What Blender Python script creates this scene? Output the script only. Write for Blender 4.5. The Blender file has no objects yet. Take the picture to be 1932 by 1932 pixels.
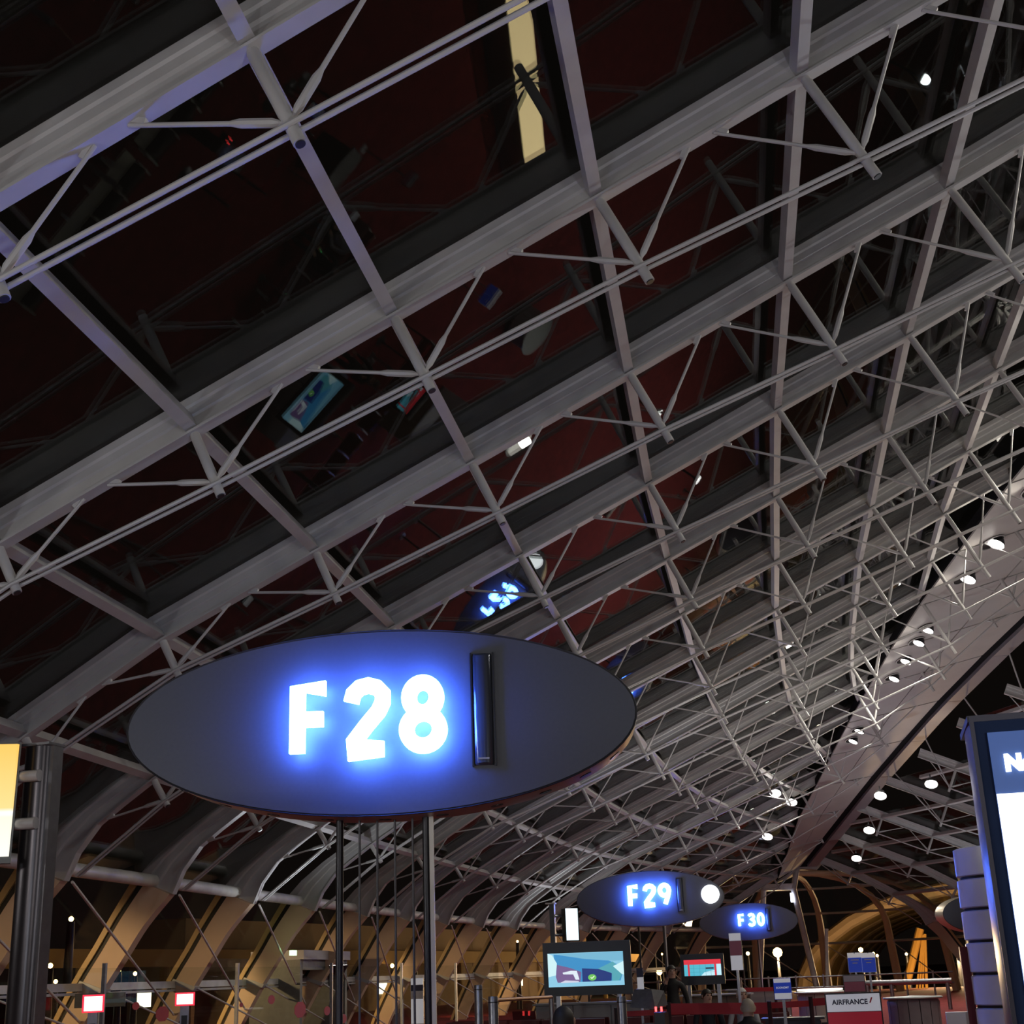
import bpy, bmesh, math, random
import numpy as np
from mathutils import Vector, Matrix
random.seed(4)
SC = bpy.context.scene
COL = SC.collection
D = 4.5            # rib spacing of the glass vault, metres
EYE = 1.6          # eye height of the photographer

# ------------------------------------------------------------------ camera
FPX, PITCH, ROLL, YAW = 2585.6, 0.32652, -0.03754, -0.23756
FW = Vector((math.sin(YAW)*math.cos(PITCH), math.cos(YAW)*math.cos(PITCH), math.sin(PITCH)))
R0 = Vector((math.cos(YAW), -math.sin(YAW), 0)); U0 = R0.cross(FW)
RT = R0*math.cos(ROLL)+U0*math.sin(ROLL); UP = -R0*math.sin(ROLL)+U0*math.cos(ROLL)
cam_data = bpy.data.cameras.new('camera'); cam = bpy.data.objects.new('camera', cam_data); COL.objects.link(cam)
cam_data.sensor_width = 36; cam_data.lens = 36*FPX/1932; cam_data.clip_end = 2000; cam_data.clip_start = .05
m = Matrix((RT, UP, -FW)).transposed().to_4x4(); m.translation = (0, 0, EYE); cam.matrix_world = m
SC.camera = cam

def at(px, py, Y):
    d = RT*((px-966)/FPX) - UP*((py-966)/FPX) + FW
    d = d*(Y/d.y); return Vector((d.x, d.y, d.z+EYE))

# ------------------------------------------------------------------ world, exposure
w = bpy.data.worlds.new('night_sky'); SC.world = w; w.use_nodes = True
w.node_tree.nodes['Background'].inputs[0].default_value = (.55, .42, .36, 1)
w.node_tree.nodes['Background'].inputs[1].default_value = .006
SC.view_settings.view_transform = 'Standard'; SC.view_settings.look = 'None'
SC.view_settings.exposure = 0; SC.view_settings.gamma = 1; SC.view_settings.use_curve_mapping = False

FILL_UPLIGHT_W = 480; DOWN_W = 420; SODIUM_W = 9000; FILL_GLOBE_W = 330
cy_ = SC.cycles; cy_.max_bounces = 6; cy_.diffuse_bounces = 3; cy_.glossy_bounces = 3; cy_.transparent_max_bounces = 24; cy_.caustics_reflective = False; cy_.caustics_refractive = False; cy_.sample_clamp_indirect = 4; cy_.adaptive_threshold = .04
ORD = ['zeroth', 'first', 'second', 'third', 'fourth', 'fifth', 'sixth', 'seventh', 'eighth', 'ninth', 'tenth', 'eleventh', 'twelfth', 'thirteenth', 'fourteenth', 'fifteenth', 'sixteenth', 'seventeenth']

def lamp(kind, name, loc, energy, color=(1, 1, 1), size=.1, target=None, spot=2.2, blend=.6, parent=None):
    l = bpy.data.lights.new(name, kind); l.energy = energy; l.color = color
    if kind == 'SPOT': l.spot_size = spot; l.spot_blend = blend
    l.shadow_soft_size = size
    o = bpy.data.objects.new(name, l); COL.objects.link(o); o.location = loc
    if target is not None:
        o.rotation_euler = (Vector(target)-Vector(loc)).to_track_quat('-Z', 'Y').to_euler()
    if parent: o.parent = parent; o.matrix_parent_inverse = parent.matrix_world.inverted()
    return o

# ------------------------------------------------------------------ materials
MATS = {}
def mat(name, col, rough=.5, metal=0, emit=None, es=1, var=0, scale=8, bump=0, spec=.5, coat=0):
    if name in MATS: return MATS[name]
    mt = bpy.data.materials.new(name); mt.use_nodes = True
    nt = mt.node_tree; b = nt.nodes['Principled BSDF']
    b.inputs['Base Color'].default_value = (*col, 1); b.inputs['Roughness'].default_value = rough
    b.inputs['Metallic'].default_value = metal; b.inputs['Specular IOR Level'].default_value = spec
    b.inputs['Coat Weight'].default_value = coat
    if emit:
        b.inputs['Emission Color'].default_value = (*emit, 1); b.inputs['Emission Strength'].default_value = es
    if var or bump:
        tc = nt.nodes.new('ShaderNodeTexCoord'); nz = nt.nodes.new('ShaderNodeTexNoise')
        nz.inputs['Scale'].default_value = scale; nz.inputs['Detail'].default_value = 5
        nt.links.new(tc.outputs['Object'], nz.inputs['Vector'])
        if var:
            rp = nt.nodes.new('ShaderNodeValToRGB')
            rp.color_ramp.elements[0].position = .3; rp.color_ramp.elements[1].position = .7
            rp.color_ramp.elements[0].color = (*[max(0, c*(1-var)) for c in col], 1)
            rp.color_ramp.elements[1].color = (*[min(1, c*(1+var)) for c in col], 1)
            nt.links.new(nz.outputs['Fac'], rp.inputs['Fac']); nt.links.new(rp.outputs['Color'], b.inputs['Base Color'])
        if bump:
            bp = nt.nodes.new('ShaderNodeBump'); bp.inputs['Strength'].default_value = bump
            nt.links.new(nz.outputs['Fac'], bp.inputs['Height']); nt.links.new(bp.outputs['Normal'], b.inputs['Normal'])
    MATS[name] = mt; return mt

def glass_mat(name, tint, boost):
    mt = bpy.data.materials.new(name); mt.use_nodes = True; nt = mt.node_tree
    nt.nodes.remove(nt.nodes['Principled BSDF'])
    out = nt.nodes['Material Output']
    tr = nt.nodes.new('ShaderNodeBsdfTransparent'); tr.inputs[0].default_value = (*tint, 1)
    gl = nt.nodes.new('ShaderNodeBsdfGlossy'); gl.inputs['Roughness'].default_value = .012; gl.inputs[0].default_value = (1, 1, 1, 1)
    fr = nt.nodes.new('ShaderNodeFresnel'); ge = nt.nodes.new('ShaderNodeNewGeometry'); io = nt.nodes.new('ShaderNodeMapRange')
    io.inputs['To Min'].default_value = 1.5; io.inputs['To Max'].default_value = 1/1.5     # same index seen from either side of the pane face
    nt.links.new(ge.outputs['Backfacing'], io.inputs['Value']); nt.links.new(io.outputs['Result'], fr.inputs[0])
    mu = nt.nodes.new('ShaderNodeMath'); mu.operation = 'MULTIPLY'; mu.inputs[1].default_value = boost; mu.use_clamp = True
    mx = nt.nodes.new('ShaderNodeMixShader')
    nt.links.new(fr.outputs[0], mu.inputs[0]); nt.links.new(mu.outputs[0], mx.inputs[0])
    nt.links.new(tr.outputs[0], mx.inputs[1]); nt.links.new(gl.outputs[0], mx.inputs[2])
    nt.links.new(mx.outputs[0], out.inputs['Surface'])
    MATS[name] = mt; return mt

STEEL = mat('painted_steel', (.50, .49, .48), .42, 0, var=.06, scale=3)
ALU = mat('aluminium_glazing_bar', (.42, .43, .45), .38, .25, var=.08, scale=4)
WHITE = mat('white_painted_tube', (.68, .67, .64), .4, 0, var=.15, scale=2.5)
TAN = mat('tan_arch', (.66, .48, .33), .55, 0, var=.06, scale=1.5)  # tan tone of the lower arches
TANE = mat('ochre_flange', (.62, .42, .18), .5, 0, var=.08, scale=2)
GASKET = mat('black_gasket', (.012, .011, .01), .6)
HULL = mat('hull_panel_metal', (.44, .42, .40), .62, 0, var=.05, scale=1.2)
KEEL = mat('keel_paint', (.30, .28, .30), .4, .15, var=.05, scale=1.5)
GLASS = glass_mat('roof_glass', (.80, .84, .82), .62)
CLEAR = glass_mat('clear_glass', (.93, .95, .94), .16)
BLACK = mat('black_plastic', (.012, .013, .016), .35)
DARK = mat('dark_grey_metal', (.05, .05, .055), .35, .5, var=.1)
GREYM = mat('grey_brushed_metal', (.32, .32, .34), .32, .8, var=.1, scale=20)
CHAMP = mat('champagne_rim_metal', (.55, .48, .38), .38, .7)
SIGNF = mat('sign_face', (.078, .082, .098), .42, .1, var=.04, scale=30)
NEON = mat('white_blue_neon', (.9, .95, 1), .4, emit=(.055, .16, 1.0), es=70)
NEONB = mat('back_letter_white', (.9, .95, 1), .4, emit=(.22, .42, 1.0), es=16)
LAMPW = mat('lamp_lens', (.9, .9, .85), .3, emit=(1, .95, .86), es=26)
DISC = mat('white_light_disc', (.9, .9, .9), .4, emit=(.93, .97, 1), es=3.2)

# ------------------------------------------------------------------ mesh helpers
def tag(o, label=None, cat=None, group=None, kind=None):
    if label: o['label'] = label
    if cat: o['category'] = cat
    if group: o['group'] = group
    if kind: o['kind'] = kind
    return o
def empty(name, loc=(0, 0, 0), rz=0):
    o = bpy.data.objects.new(name, None); COL.objects.link(o); o.empty_display_size = .2
    o.matrix_world = Matrix.Translation(Vector(loc)) @ Matrix.Rotation(rz, 4, 'Z'); return o

class MB:
    def __init__(s): s.v = []; s.f = []; s.mi = []; s.m = 0
    def add(s, vs, fs):
        b = len(s.v); s.v += [tuple(p) for p in vs]; s.f += [tuple(b+i for i in f) for f in fs]; s.mi += [s.m]*len(fs); return s
    def hexa(s, p):   # 8 corners: 0-3 bottom loop, 4-7 top loop
        return s.add(p, [(3, 2, 1, 0), (4, 5, 6, 7), (0, 1, 5, 4), (1, 2, 6, 5), (2, 3, 7, 6), (3, 0, 4, 7)])
    def box(s, a, b):
        x0, y0, z0 = a; x1, y1, z1 = b
        return s.hexa([(x0, y0, z0), (x1, y0, z0), (x1, y1, z0), (x0, y1, z0), (x0, y0, z1), (x1, y0, z1), (x1, y1, z1), (x0, y1, z1)])
    def beam(s, a, b, w, h, up=(0, 0, 1)):   # a,b on the bottom centre line; h measured along up
        a, b, up = Vector(a), Vector(b), Vector(up); d = (b-a).normalized()
        r = d.cross(up).normalized(); u = r.cross(d).normalized()
        q = []
        for p in (a, b): q += [p-r*w/2, p+r*w/2, p+r*w/2+u*h, p-r*w/2+u*h]
        return s.hexa([q[0], q[1], q[5], q[4], q[3], q[2], q[6], q[7]])
    def tube(s, pts, rad, n=10, cap=True):
        pts = [Vector(p) for p in pts]; rads = rad if isinstance(rad, (list, tuple)) else [rad]*len(pts)
        rings = []; ref = None
        for i, p in enumerate(pts):
            t = (pts[min(i+1, len(pts)-1)]-pts[max(i-1, 0)]).normalized()
            if ref is None: ref = Vector((0, 0, 1)) if abs(t.z) < .9 else Vector((0, 1, 0))
            u = t.cross(ref)
            u = u.normalized() if u.length > 1e-6 else t.orthogonal().normalized()
            v = u.cross(t).normalized(); ref = v
            rings.append([p+(u*math.cos(2*math.pi*k/n)+v*math.sin(2*math.pi*k/n))*rads[i] for k in range(n)])
        vs = [q for r in rings for q in r]; fs = []
        for i in range(len(pts)-1):
            for k in range(n):
                a = i*n+k; b = i*n+(k+1) % n; fs.append((a, a+n, b+n, b))
        if cap: fs += [tuple(range(n)), tuple(reversed(range((len(pts)-1)*n, len(pts)*n)))]
        return s.add(vs, fs)
    def lathe(s, prof, c=(0, 0, 0), n=24, ax=1, ay=1):
        vs = []; fs = []; c = Vector(c)
        for r, z in prof:
            vs += [c+Vector((r*ax*math.cos(2*math.pi*k/n), r*ay*math.sin(2*math.pi*k/n), z)) for k in range(n)]
        for i in range(len(prof)-1):
            for k in range(n):
                a = i*n+k; b = i*n+(k+1) % n; fs.append((a, b, b+n, a+n))
        fs += [tuple(reversed(range(n))), tuple(range((len(prof)-1)*n, len(prof)*n))]
        return s.add(vs, fs)
    def loft(s, rings, cap=True):
        n = len(rings[0]); vs = [q for r in rings for q in r]; fs = []
        for i in range(len(rings)-1):
            for k in range(n):
                a = i*n+k; b = i*n+(k+1) % n; fs.append((a, b, b+n, a+n))
        if cap: fs += [tuple(reversed(range(n))), tuple(range((len(rings)-1)*n, len(rings)*n))]
        return s.add(vs, fs)
    def poly(s, pts2, y0, y1):   # polygon in local xz extruded from y0 to y1
        n = len(pts2); vs = [(x, y0, z) for x, z in pts2]+[(x, y1, z) for x, z in pts2]
        fs = [tuple(range(n)), tuple(reversed(range(n, 2*n)))]+[(k, k+n, (k+1) % n+n, (k+1) % n) for k in range(n)]
        return s.add(vs, fs)
    def build(s, name, mats, parent=None, smooth=False, local=False):
        me = bpy.data.meshes.new(name); me.from_pydata(s.v, [], s.f)
        mats = mats if isinstance(mats, (list, tuple)) else [mats]
        for mm in mats: me.materials.append(mm)
        if len(mats) > 1: me.polygons.foreach_set('material_index', s.mi)
        bm = bmesh.new(); bm.from_mesh(me); bmesh.ops.recalc_face_normals(bm, faces=bm.faces); bm.to_mesh(me); bm.free()
        if smooth:
            me.polygons.foreach_set('use_smooth', [True]*len(me.polygons))
            try: me.set_sharp_from_angle(angle=.7)
            except Exception: pass
        o = bpy.data.objects.new(name, me); COL.objects.link(o)
        if parent:
            o.parent = parent
            if not local: o.matrix_parent_inverse = parent.matrix_world.inverted()
        return o

def smooth_path(pts, k=6):
    pts = [Vector(p) for p in pts]; out = []
    for i in range(len(pts)-1):
        p0, p1, p2, p3 = pts[max(i-1, 0)], pts[i], pts[i+1], pts[min(i+2, len(pts)-1)]
        for j in range(k):
            t = j/k
            out.append(.5*((2*p1)+(p2-p0)*t+(2*p0-5*p1+4*p2-p3)*t*t+(3*p1-3*p2+p3-p0)*t**3))
    out.append(pts[-1]); return out

TMP = bpy.data.scenes.new('workbench')
def bake(o):
    TMP.collection.objects.link(o)
    with bpy.context.temp_override(scene=TMP, view_layer=TMP.view_layers[0]):
        me = bpy.data.meshes.new_from_object(o.evaluated_get(bpy.context.evaluated_depsgraph_get()))
    return me
def text_part(txt, size, material, parent, x, z, y=-.004, ext=.002, align='CENTER', name='lettering', bold=0, rz=0):
    cu = bpy.data.curves.new('t', 'FONT'); cu.body = txt; cu.size = size; cu.extrude = ext; cu.align_x = align; cu.align_y = 'CENTER'; cu.offset = bold
    t = bpy.data.objects.new('t', cu); me = bake(t)
    bpy.data.objects.remove(t); bpy.data.curves.remove(cu)
    me.materials.clear(); me.materials.append(material)
    o = bpy.data.objects.new(name, me); COL.objects.link(o); o.parent = parent
    o.location = (x, y, z); o.rotation_euler = (math.pi/2, rz, 0); return o

# ------------------------------------------------------------------ the vault's geometry (units of rib spacing, z above the eye)
NODES = [(-2.40, .752), (-1.945, 1.02), (-1.44, 1.25), (-.935, 1.475), (-.433, 1.70), (.061, 1.928), (.555, 2.153), (1.05, 2.39),
         (1.545, 2.61), (2.04, 2.83), (2.55, 3.02), (3.2, 3.26), (4, 3.5), (5, 3.75)]
POSTL = [.115, .13, .18, .215, .25, .31, .36, .43, .46, .46, .4]
NS = np.array([a for a, b in NODES]); NZ = np.array([b for a, b in NODES])
def zsec(s): return float(np.interp(s, NS, NZ))
LY = np.arange(19)+.764
LX = [.19, .093, 0, -.094, -.19, -.263, -.33, -.40, -.44, -.48, -.5, -.49, -.44, -.33, -.16, .08, .40, .8, 1.3]
RX = [3.9, 3.87, 3.83, 3.77, 3.7, 3.55, 3.35, 3.05, 2.75, 2.4, 2.0, 1.55, 1.02, .47, -.1, -.74, -1.47, -2.16, -2.8]
KY = [.76, 2.76, 6, 9, 11.74, 13.07, 15.0, 17.86]; KX = [3.9, 3.6, 2.9, 2.1, 1.22, .77, .17, -.74]; KZ = [3.4, 3.25, 3.05, 2.75, 2.38, 2.15, 1.78, 1.14]
EY = [.76, 2.76, 6, 8, 10.25, 11.7, 14.5, 15.57, 16.94, 17.86]; EX = [2.6, 2.2, 1.5, .95, .44, .18, -.37, -.66, -.91, -1.12]
def cl(y): return float(np.interp(y, LY, LX))
def cr(y): return float(np.interp(y, LY, RX))
def keel(y): return float(np.interp(y, KY, KX)), float(np.interp(y, KY, KZ))
def edge(y): return float(np.interp(y, EY, EX))
def W(x, y, z): return Vector((x*D, y*D, z*D+EYE))
def P(side, y, s, z):
    return W(cl(y)+s, y, z) if side < 0 else W(cr(y)-s, y, z)
FLOORZ = -EYE/D
OUT = .088   # depth of the rib beams
def tangent(s):
    i = min(max(int(np.searchsorted(NS, s)), 1), len(NS)-1)
    a = max(i-1, 0); t = Vector((NS[i]-NS[a], 0, NZ[i]-NZ[a])).normalized()
    return t
def inward(s):
    # smoothed inward normal in the section plane, left-hand section
    e = .25; t = Vector((2*e, 0, zsec(min(s+e, 4.9))-zsec(max(s-e, -2.4)))) if s > -2.3 else Vector((.45, 0, .28))
    t.normalize(); return Vector((t.z, 0, -t.x))
def off(s, z, d):   # point d inward (negative: outward) of section point
    n = inward(s); return s+n.x*d, z+n.z*d
LOW_IN = [(-2.40, .752), (-2.53, .665), (-2.62, .60), (-2.70, .50), (-2.745, .40)]
LOW_OUT = [off(-2.40, .752, -OUT), (-2.60, .735), (-2.70, .672), (-2.83, .575), (-2.93, .475)]
ARCH_OUT = [(-2.935, .475), (-3.03, .33), (-3.115, .19), (-3.20, .06), (-3.275, -.08), (-3.34, -.21), (-3.40, FLOORZ)]
ARCH_IN = [(-2.755, .40), (-2.875, .27), (-2.965, .14), (-3.055, .01), (-3.135, -.12), (-3.21, -.25), (-3.26, FLOORZ)]

def slim(side, y):
    kx, kz = keel(y)
    return (kx-cl(y)) if side < 0 else (cr(y)-kx)

def rib_nodes(side, y):
    lim = slim(side, y)-.12
    return [k for k in range(10) if NODES[k][0] < lim]

# ------------------------------------------------------------------ floor and apron
b = MB(); b.box((-75, -40, -.25), (75, 95, 0))
CARPET = mat('red_carpet', (.25, .034, .038), .9, 0, var=.25, scale=3, bump=.3, spec=.1)
tag(b.build('floor', CARPET), 'red carpeted concourse floor under the glass vault', kind='structure')
b = MB(); b.box((-400, -100, -1.2), (400, 900, -.6))
tag(b.build('apron_ground', mat('asphalt_apron', (.05, .048, .045), .8, var=.3, scale=.2)), 'dark asphalt airport apron outside', kind='structure')

# ------------------------------------------------------------------ trusses
def build_truss(i, side, detail):
    y = LY[i]; ks = rib_nodes(side, y)
    lim = slim(side, y)
    root = empty('roof_truss', P(side, y, -3.33, FLOORZ))
    if side < 0:
        lb = ('grey steel arch truss framing the jet bridge doorway in the gate wall' if i == 8 else '%s grey steel arch truss %s the jet bridge doorway on the gate side' % (ORD[abs(i-8)], 'before' if i < 8 else 'beyond'))
        tag(root, lb, 'roof truss', 'roof trusses on the gate side')
    else:
        tag(root, '%s grey steel arch truss beyond the ridge beam counted from its support frame' % ORD[18-i], 'roof truss', 'roof trusses beyond the ridge')
    # upper beam: I section lofted from the gutter to the ridge
    st = list(zip(LOW_IN, LOW_OUT))[::-1]
    for k in ks[1:]:
        s, z = NODES[k]; st.append(((s, z), off(s, z, -OUT)))
    se = lim-.02; st.append(((se, zsec(se)), off(se, zsec(se), -OUT)))
    fw, ft, wt = .019, .006, .005
    def ring(bt, wmul=1):
        (bs, bz), (ts, tz) = bt
        u = Vector((ts-bs, 0, tz-bz)); L = u.length; u.normalize()
        prof = [(-fw, 0), (fw, 0), (fw, ft), (wt, ft*1.6), (wt, L*.45), (wt*2.2, L*.5), (wt*2.2, L*.72), (fw*.8, L*.78), (fw*.8, L), (-fw*.8, L), (-fw*.8, L*.78), (-wt*2.2, L*.72), (-wt*2.2, L*.5), (-wt, L*.45), (-wt, ft*1.6), (-fw, ft)]
        out = []
        for a, h in prof:
            p = P(side, y, bs+u.x*h, bz+u.z*h); p.y += a*D; out.append(p)
        return out
    MB().loft([ring(q) for q in st]).build('rib_beam', STEEL, root)
    # lower arch
    rings = []; r2 = []; r3 = []
    def nrm(k):
        a = Vector((ARCH_OUT[k][0]-ARCH_IN[k][0], ARCH_OUT[k][1]-ARCH_IN[k][1])); return a
    sm = 4; n = len(ARCH_OUT)
    from_i = smooth_path([(a, 0, c) for a, c in ARCH_IN], sm); from_o = smooth_path([(a, 0, c) for a, c in ARCH_OUT], sm)
    def quad(a, b_, t0, t1, hw):
        p0 = a+(b_-a)*t0; p1 = a+(b_-a)*t1; q = []
        for p, dy in ((p0, -hw), (p1, -hw), (p1, hw), (p0, hw)):
            v = P(side, y, p.x, p.z); v.y += dy*D; q.append(v)
        return q
    MB().loft([quad(a, o, 0, .70, .026) for a, o in zip(from_i, from_o)]).build('arch_leg', TAN, root)
    MB().loft([quad(a, o, .70, .84, .020) for a, o in zip(from_i, from_o)]).build('gasket', GASKET, root)
    MB().loft([quad(a, o, .84, 1.0, .030) for a, o in zip(from_i, from_o)]).build('outer_flange', TANE, root)
    # collar where the transom meets the arch
    ku = 12
    a, o = from_i[ku], from_o[ku]; a2, o2 = from_i[ku+1], from_o[ku+1]
    MB().loft([quad(a, o, -.06, .8, .03), quad(a.lerp(a2, .6), o.lerp(o2, .6), -.06, .8, .03)]).build('transom_collar', STEEL, root)
    # posts, chord rods, diagonals
    tips = {}
    for k in ks:
        s, z = NODES[k]; nrm_ = inward(s)
        L = min(POSTL[k], .10+.32*max(0, lim-s))
        tips[k] = (s, z, nrm_, L)
        a = P(side, y, s-nrm_.x*.01, z-nrm_.z*.01); e = P(side, y, s+nrm_.x*L, z+nrm_.z*L)
        po = MB().tube([a, a.lerp(e, .06), a.lerp(e, .07), a.lerp(e, .72), a.lerp(e, .73), e], [.05, .05, .057, .057, .053, .053], 12 if detail else 8).build('post', STEEL, root, True)
        if detail:
            d = (e-a).normalized()
            MB().tube([e-d*.01, e+d*.012], .040, 12).build('end_cap', DARK, po, True)
    r = .024
    line = [P(side, y, -2.70, .415)]
    for k in ks:
        s, z, nn, L = tips[k]; line.append(P(side, y, s+nn.x*L*.84, z+nn.z*L*.84))
    kx, kz = keel(y)
    if i <= 17: line.append(W(kx-.10 if side < 0 else kx+.10, y, kz+.05))
    for dy in (-.058, .058):
        MB().tube([p+Vector((0, dy, 0)) for p in line], r, 8).build('chord_rod', STEEL, root, True)
    for k in ks:
        s, z, nn, L = tips[k]
        p0 = P(side, y, s+nn.x*L*.78, z+nn.z*L*.78)
        for sg in (-1, 1):
            if k == 0 and sg < 0: tgt = (-2.59, .62)
            else:
                s2 = NODES[k+sg][0] if sg > 0 else NODES[k-1][0]
                if sg > 0 and s+.45*(s2-s) > lim-.05: continue
                ss = s+.44*(s2-s); tgt = (ss, zsec(ss))
            p1 = P(side, y, *tgt); v = p1-p0
            dg = MB().tube([p0, p0+v*.30, p0+v*.31, p1], [.021, .021, .021, .019], 8).build('diagonal_rod', STEEL, root, True)
            MB().tube([p0+v*.06, p0+v*.10, p0+v*.30, p0+v*.36], [.022, .037, .037, .021], 8).build('sleeve', STEEL, dg, True)
            if detail:
                pl = p1; gd = v.normalized()
                MB().beam(p1-gd*.14, p1+Vector((0, 0, .02)), .05, .05).build('lug', STEEL, dg)
    return root

for i in range(0, 18):
    build_truss(i, -1, i <= 6)
for i in range(7, 18):
    build_truss(i, 1, False)

# ------------------------------------------------------------------ glass ceiling: purlins and panes
ceiling = tag(empty('ceiling', (0, 0, 0)), 'pitched glass vault of dark reflective panes between steel ribs', kind='structure')
def node_pt(side, i, k, d=0):
    s, z = NODES[k]; a, c = off(s, z, d); return P(side, LY[i], a, c)
for side, rng in ((-1, range(0, 17)), (1, range(7, 17))):
    for i in rng:
        a_ks, b_ks = rib_nodes(side, LY[i]), rib_nodes(side, LY[i+1])
        kmax = max(b_ks)
        for k in range(0, min(max(a_ks), kmax+1)+1):
            # purlin between rib i and i+1
            if k <= kmax or True:
                n = inward(NODES[k][0]); upv = Vector((-n.x if side < 0 else n.x, 0, -n.z))
                a, e = node_pt(side, i, k, -.012), node_pt(side, i+1, k, -.012)
                if k > kmax:      # ends at the hull
                    e = a.lerp(e, .55)
                pu = MB().beam(a, e, .135, .15, upv); pu.build('purlin', STEEL, ceiling)
        for k in range(-1, min(max(a_ks), kmax+2)):
            def corner(ii, kk):
                if kk < 0: return P(side, LY[ii], -2.925, .485)
                return node_pt(side, ii, kk, -OUT)
            c4 = [corner(i, k), corner(i, k+1), corner(i+1, k+1), corner(i+1, k)]
            if side < 0 and k+1 <= 9 and LY[i] > 6 and cl(LY[i+1])+NODES[k][0] > edge(LY[i+1])+.05: continue
            nn = (c4[1]-c4[0]).cross(c4[3]-c4[0]).normalized()
            if nn.z < 0: nn = -nn
            MB().hexa(c4+[q+nn*.03 for q in c4]).build('pane', GLASS, ceiling)

# ------------------------------------------------------------------ side walls: gutter, transoms, panes, braces
def side_wall(side, rng, name, label):
    root = tag(empty(name, (0, 0, 0)), label, kind='structure')
    for i in rng:
        y0, y1 = LY[i], LY[i+1]
        q = lambda ii, s, z: P(side, LY[ii], s, z)
        MB().tube([q(i, -2.845, .462), q(i+1, -2.845, .462)], .125, 14).build('gutter_tube', WHITE, root, True)
        MB().beam(q(i, -3.175, .005), q(i+1, -3.175, .005), .14, .15).build('transom', WHITE, root)
        MB().beam(q(i, -3.165, -.012), q(i+1, -3.165, -.012), .07, .05).build('transom', STEEL, root)
        for (s0, z0), (s1, z1) in zip(ARCH_OUT[:-1:3], ARCH_OUT[3::3]):
            f = .035
            c4 = [q(i, s0+f, z0), q(i+1, s0+f, z0), q(i+1, s1+f, z1), q(i, s1+f, z1)]
            dv = Vector((-.02 if side < 0 else .02, 0, .008))
            MB().hexa(c4+[p+dv for p in c4]).build('pane', CLEAR, root)
        if i+2 <= 17:
            MB().tube([q(i, -2.72, .395), q(i+2, -3.17, -.13)], .026, 8).build('brace_rod', WHITE, root, True)
            MB().tube([q(i, -3.05, 0), q(i+2, -3.24, FLOORZ+.02)], .022, 8).build('brace_rod', WHITE, root, True)
    return root
side_wall(-1, range(1, 17), 'wall_left', 'curved glazed gate wall with arches, gutter tube and transom')
side_wall(1, range(9, 17), 'wall_right', 'curved glazed wall beyond the ridge with arches and transom')

# end glazing, the apse beyond the ridge nose
wall_end = tag(empty('wall_end', (0, 0, 0)), 'rounded glazed apse closing the far end of the hall', kind='structure')
YE = LY[17]
apex = Vector((W(-.98, 17.95, 1.10)))
lw, rw = P(-1, YE, -3.3, FLOORZ), P(1, YE, -3.3, FLOORZ)
cen = (lw+rw)/2; half = (rw-lw)/2
def apse_pt(t, h):    # t from -1 (left) to 1 (right), h 0 floor .. 1 apex
    ang = t*math.pi/2; r = 1-.16*max(0, h)**1.0 if h < .35 else .944*math.cos((h-.35)/.65*math.pi/2)**.8 if h < 1 else 0
    base = cen+half*math.sin(ang)+Vector((-half.y, half.x, 0)).normalized()*half.length*.9*math.cos(ang)
    ax = Vector((apex.x, apex.y, 0)); p = ax+(Vector((base.x, base.y, 0))-ax)*r
    return Vector((p.x, p.y, apex.z*math.sin(min(h, 1)*math.pi/2)))
for t in (-.66, -.33, 0, .33, .66):
    pts = [apse_pt(t, h/10) for h in range(11)]
    MB().tube(pts, [.24, .24, .23, .22, .2, .18, .17, .16, .15, .14, .13], 8).build('end_arch', TAN, wall_end, True)
for h in (.28, .48, .7):
    for j in range(6):
        pts = [apse_pt(-1+(j+u/4)/3, h) for u in range(5)]
        MB().tube(pts, .07, 8).build('end_purlin', STEEL, wall_end, True)
for j in range(6):
    for h0, h1 in ((0, .28), (.28, .48), (.48, .7)):
        a, c, e, g = apse_pt(-1+j/3, h0), apse_pt(-1+(j+1)/3, h0), apse_pt(-1+(j+1)/3, h1), apse_pt(-1+j/3, h1)
        o = Vector((0, .03, .01)); MB().hexa([a, c, e, g, a+o, c+o, e+o, g+o]).build('pane', CLEAR, wall_end)
    MB().tube([apse_pt(-1+j/3, .28), apse_pt(-1+(j+1)/3, 0)], .03, 8).build('brace_rod', STEEL, wall_end, True)

# ------------------------------------------------------------------ ridge hull
def flank(y, t):
    ex = edge(y); e = W(ex, y, zsec(ex-cl(y))-.02); kx, kz = keel(y); k = W(kx-.10, y, kz)
    return e.lerp(k, t)
hull = tag(empty('ridge_hull', W(*[keel(9)[0], 9, keel(9)[1]])), 'tapered grey panelled ridge hull with dark slot and keel beam', 'ridge beam')
ys = [1.764+.5*0+j for j in range(0, 17)]
for j in range(len(ys)-1):
    y0, y1 = ys[j], min(ys[j+1], 17.86)
    for t0, t1 in ((0, .5), (.5, 1)):
        g = .012
        c4 = [flank(y0+g, t0+.006), flank(y0+g, t1-.006), flank(y1-g, t1-.006), flank(y1-g, t0+.006)]
        n = (c4[1]-c4[0]).cross(c4[3]-c4[0]).normalized()
        if n.z > 0: n = -n
        MB().hexa([p for p in c4]+[p-n*.05 for p in c4]).build('hull_panel', HULL, hull)
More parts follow.
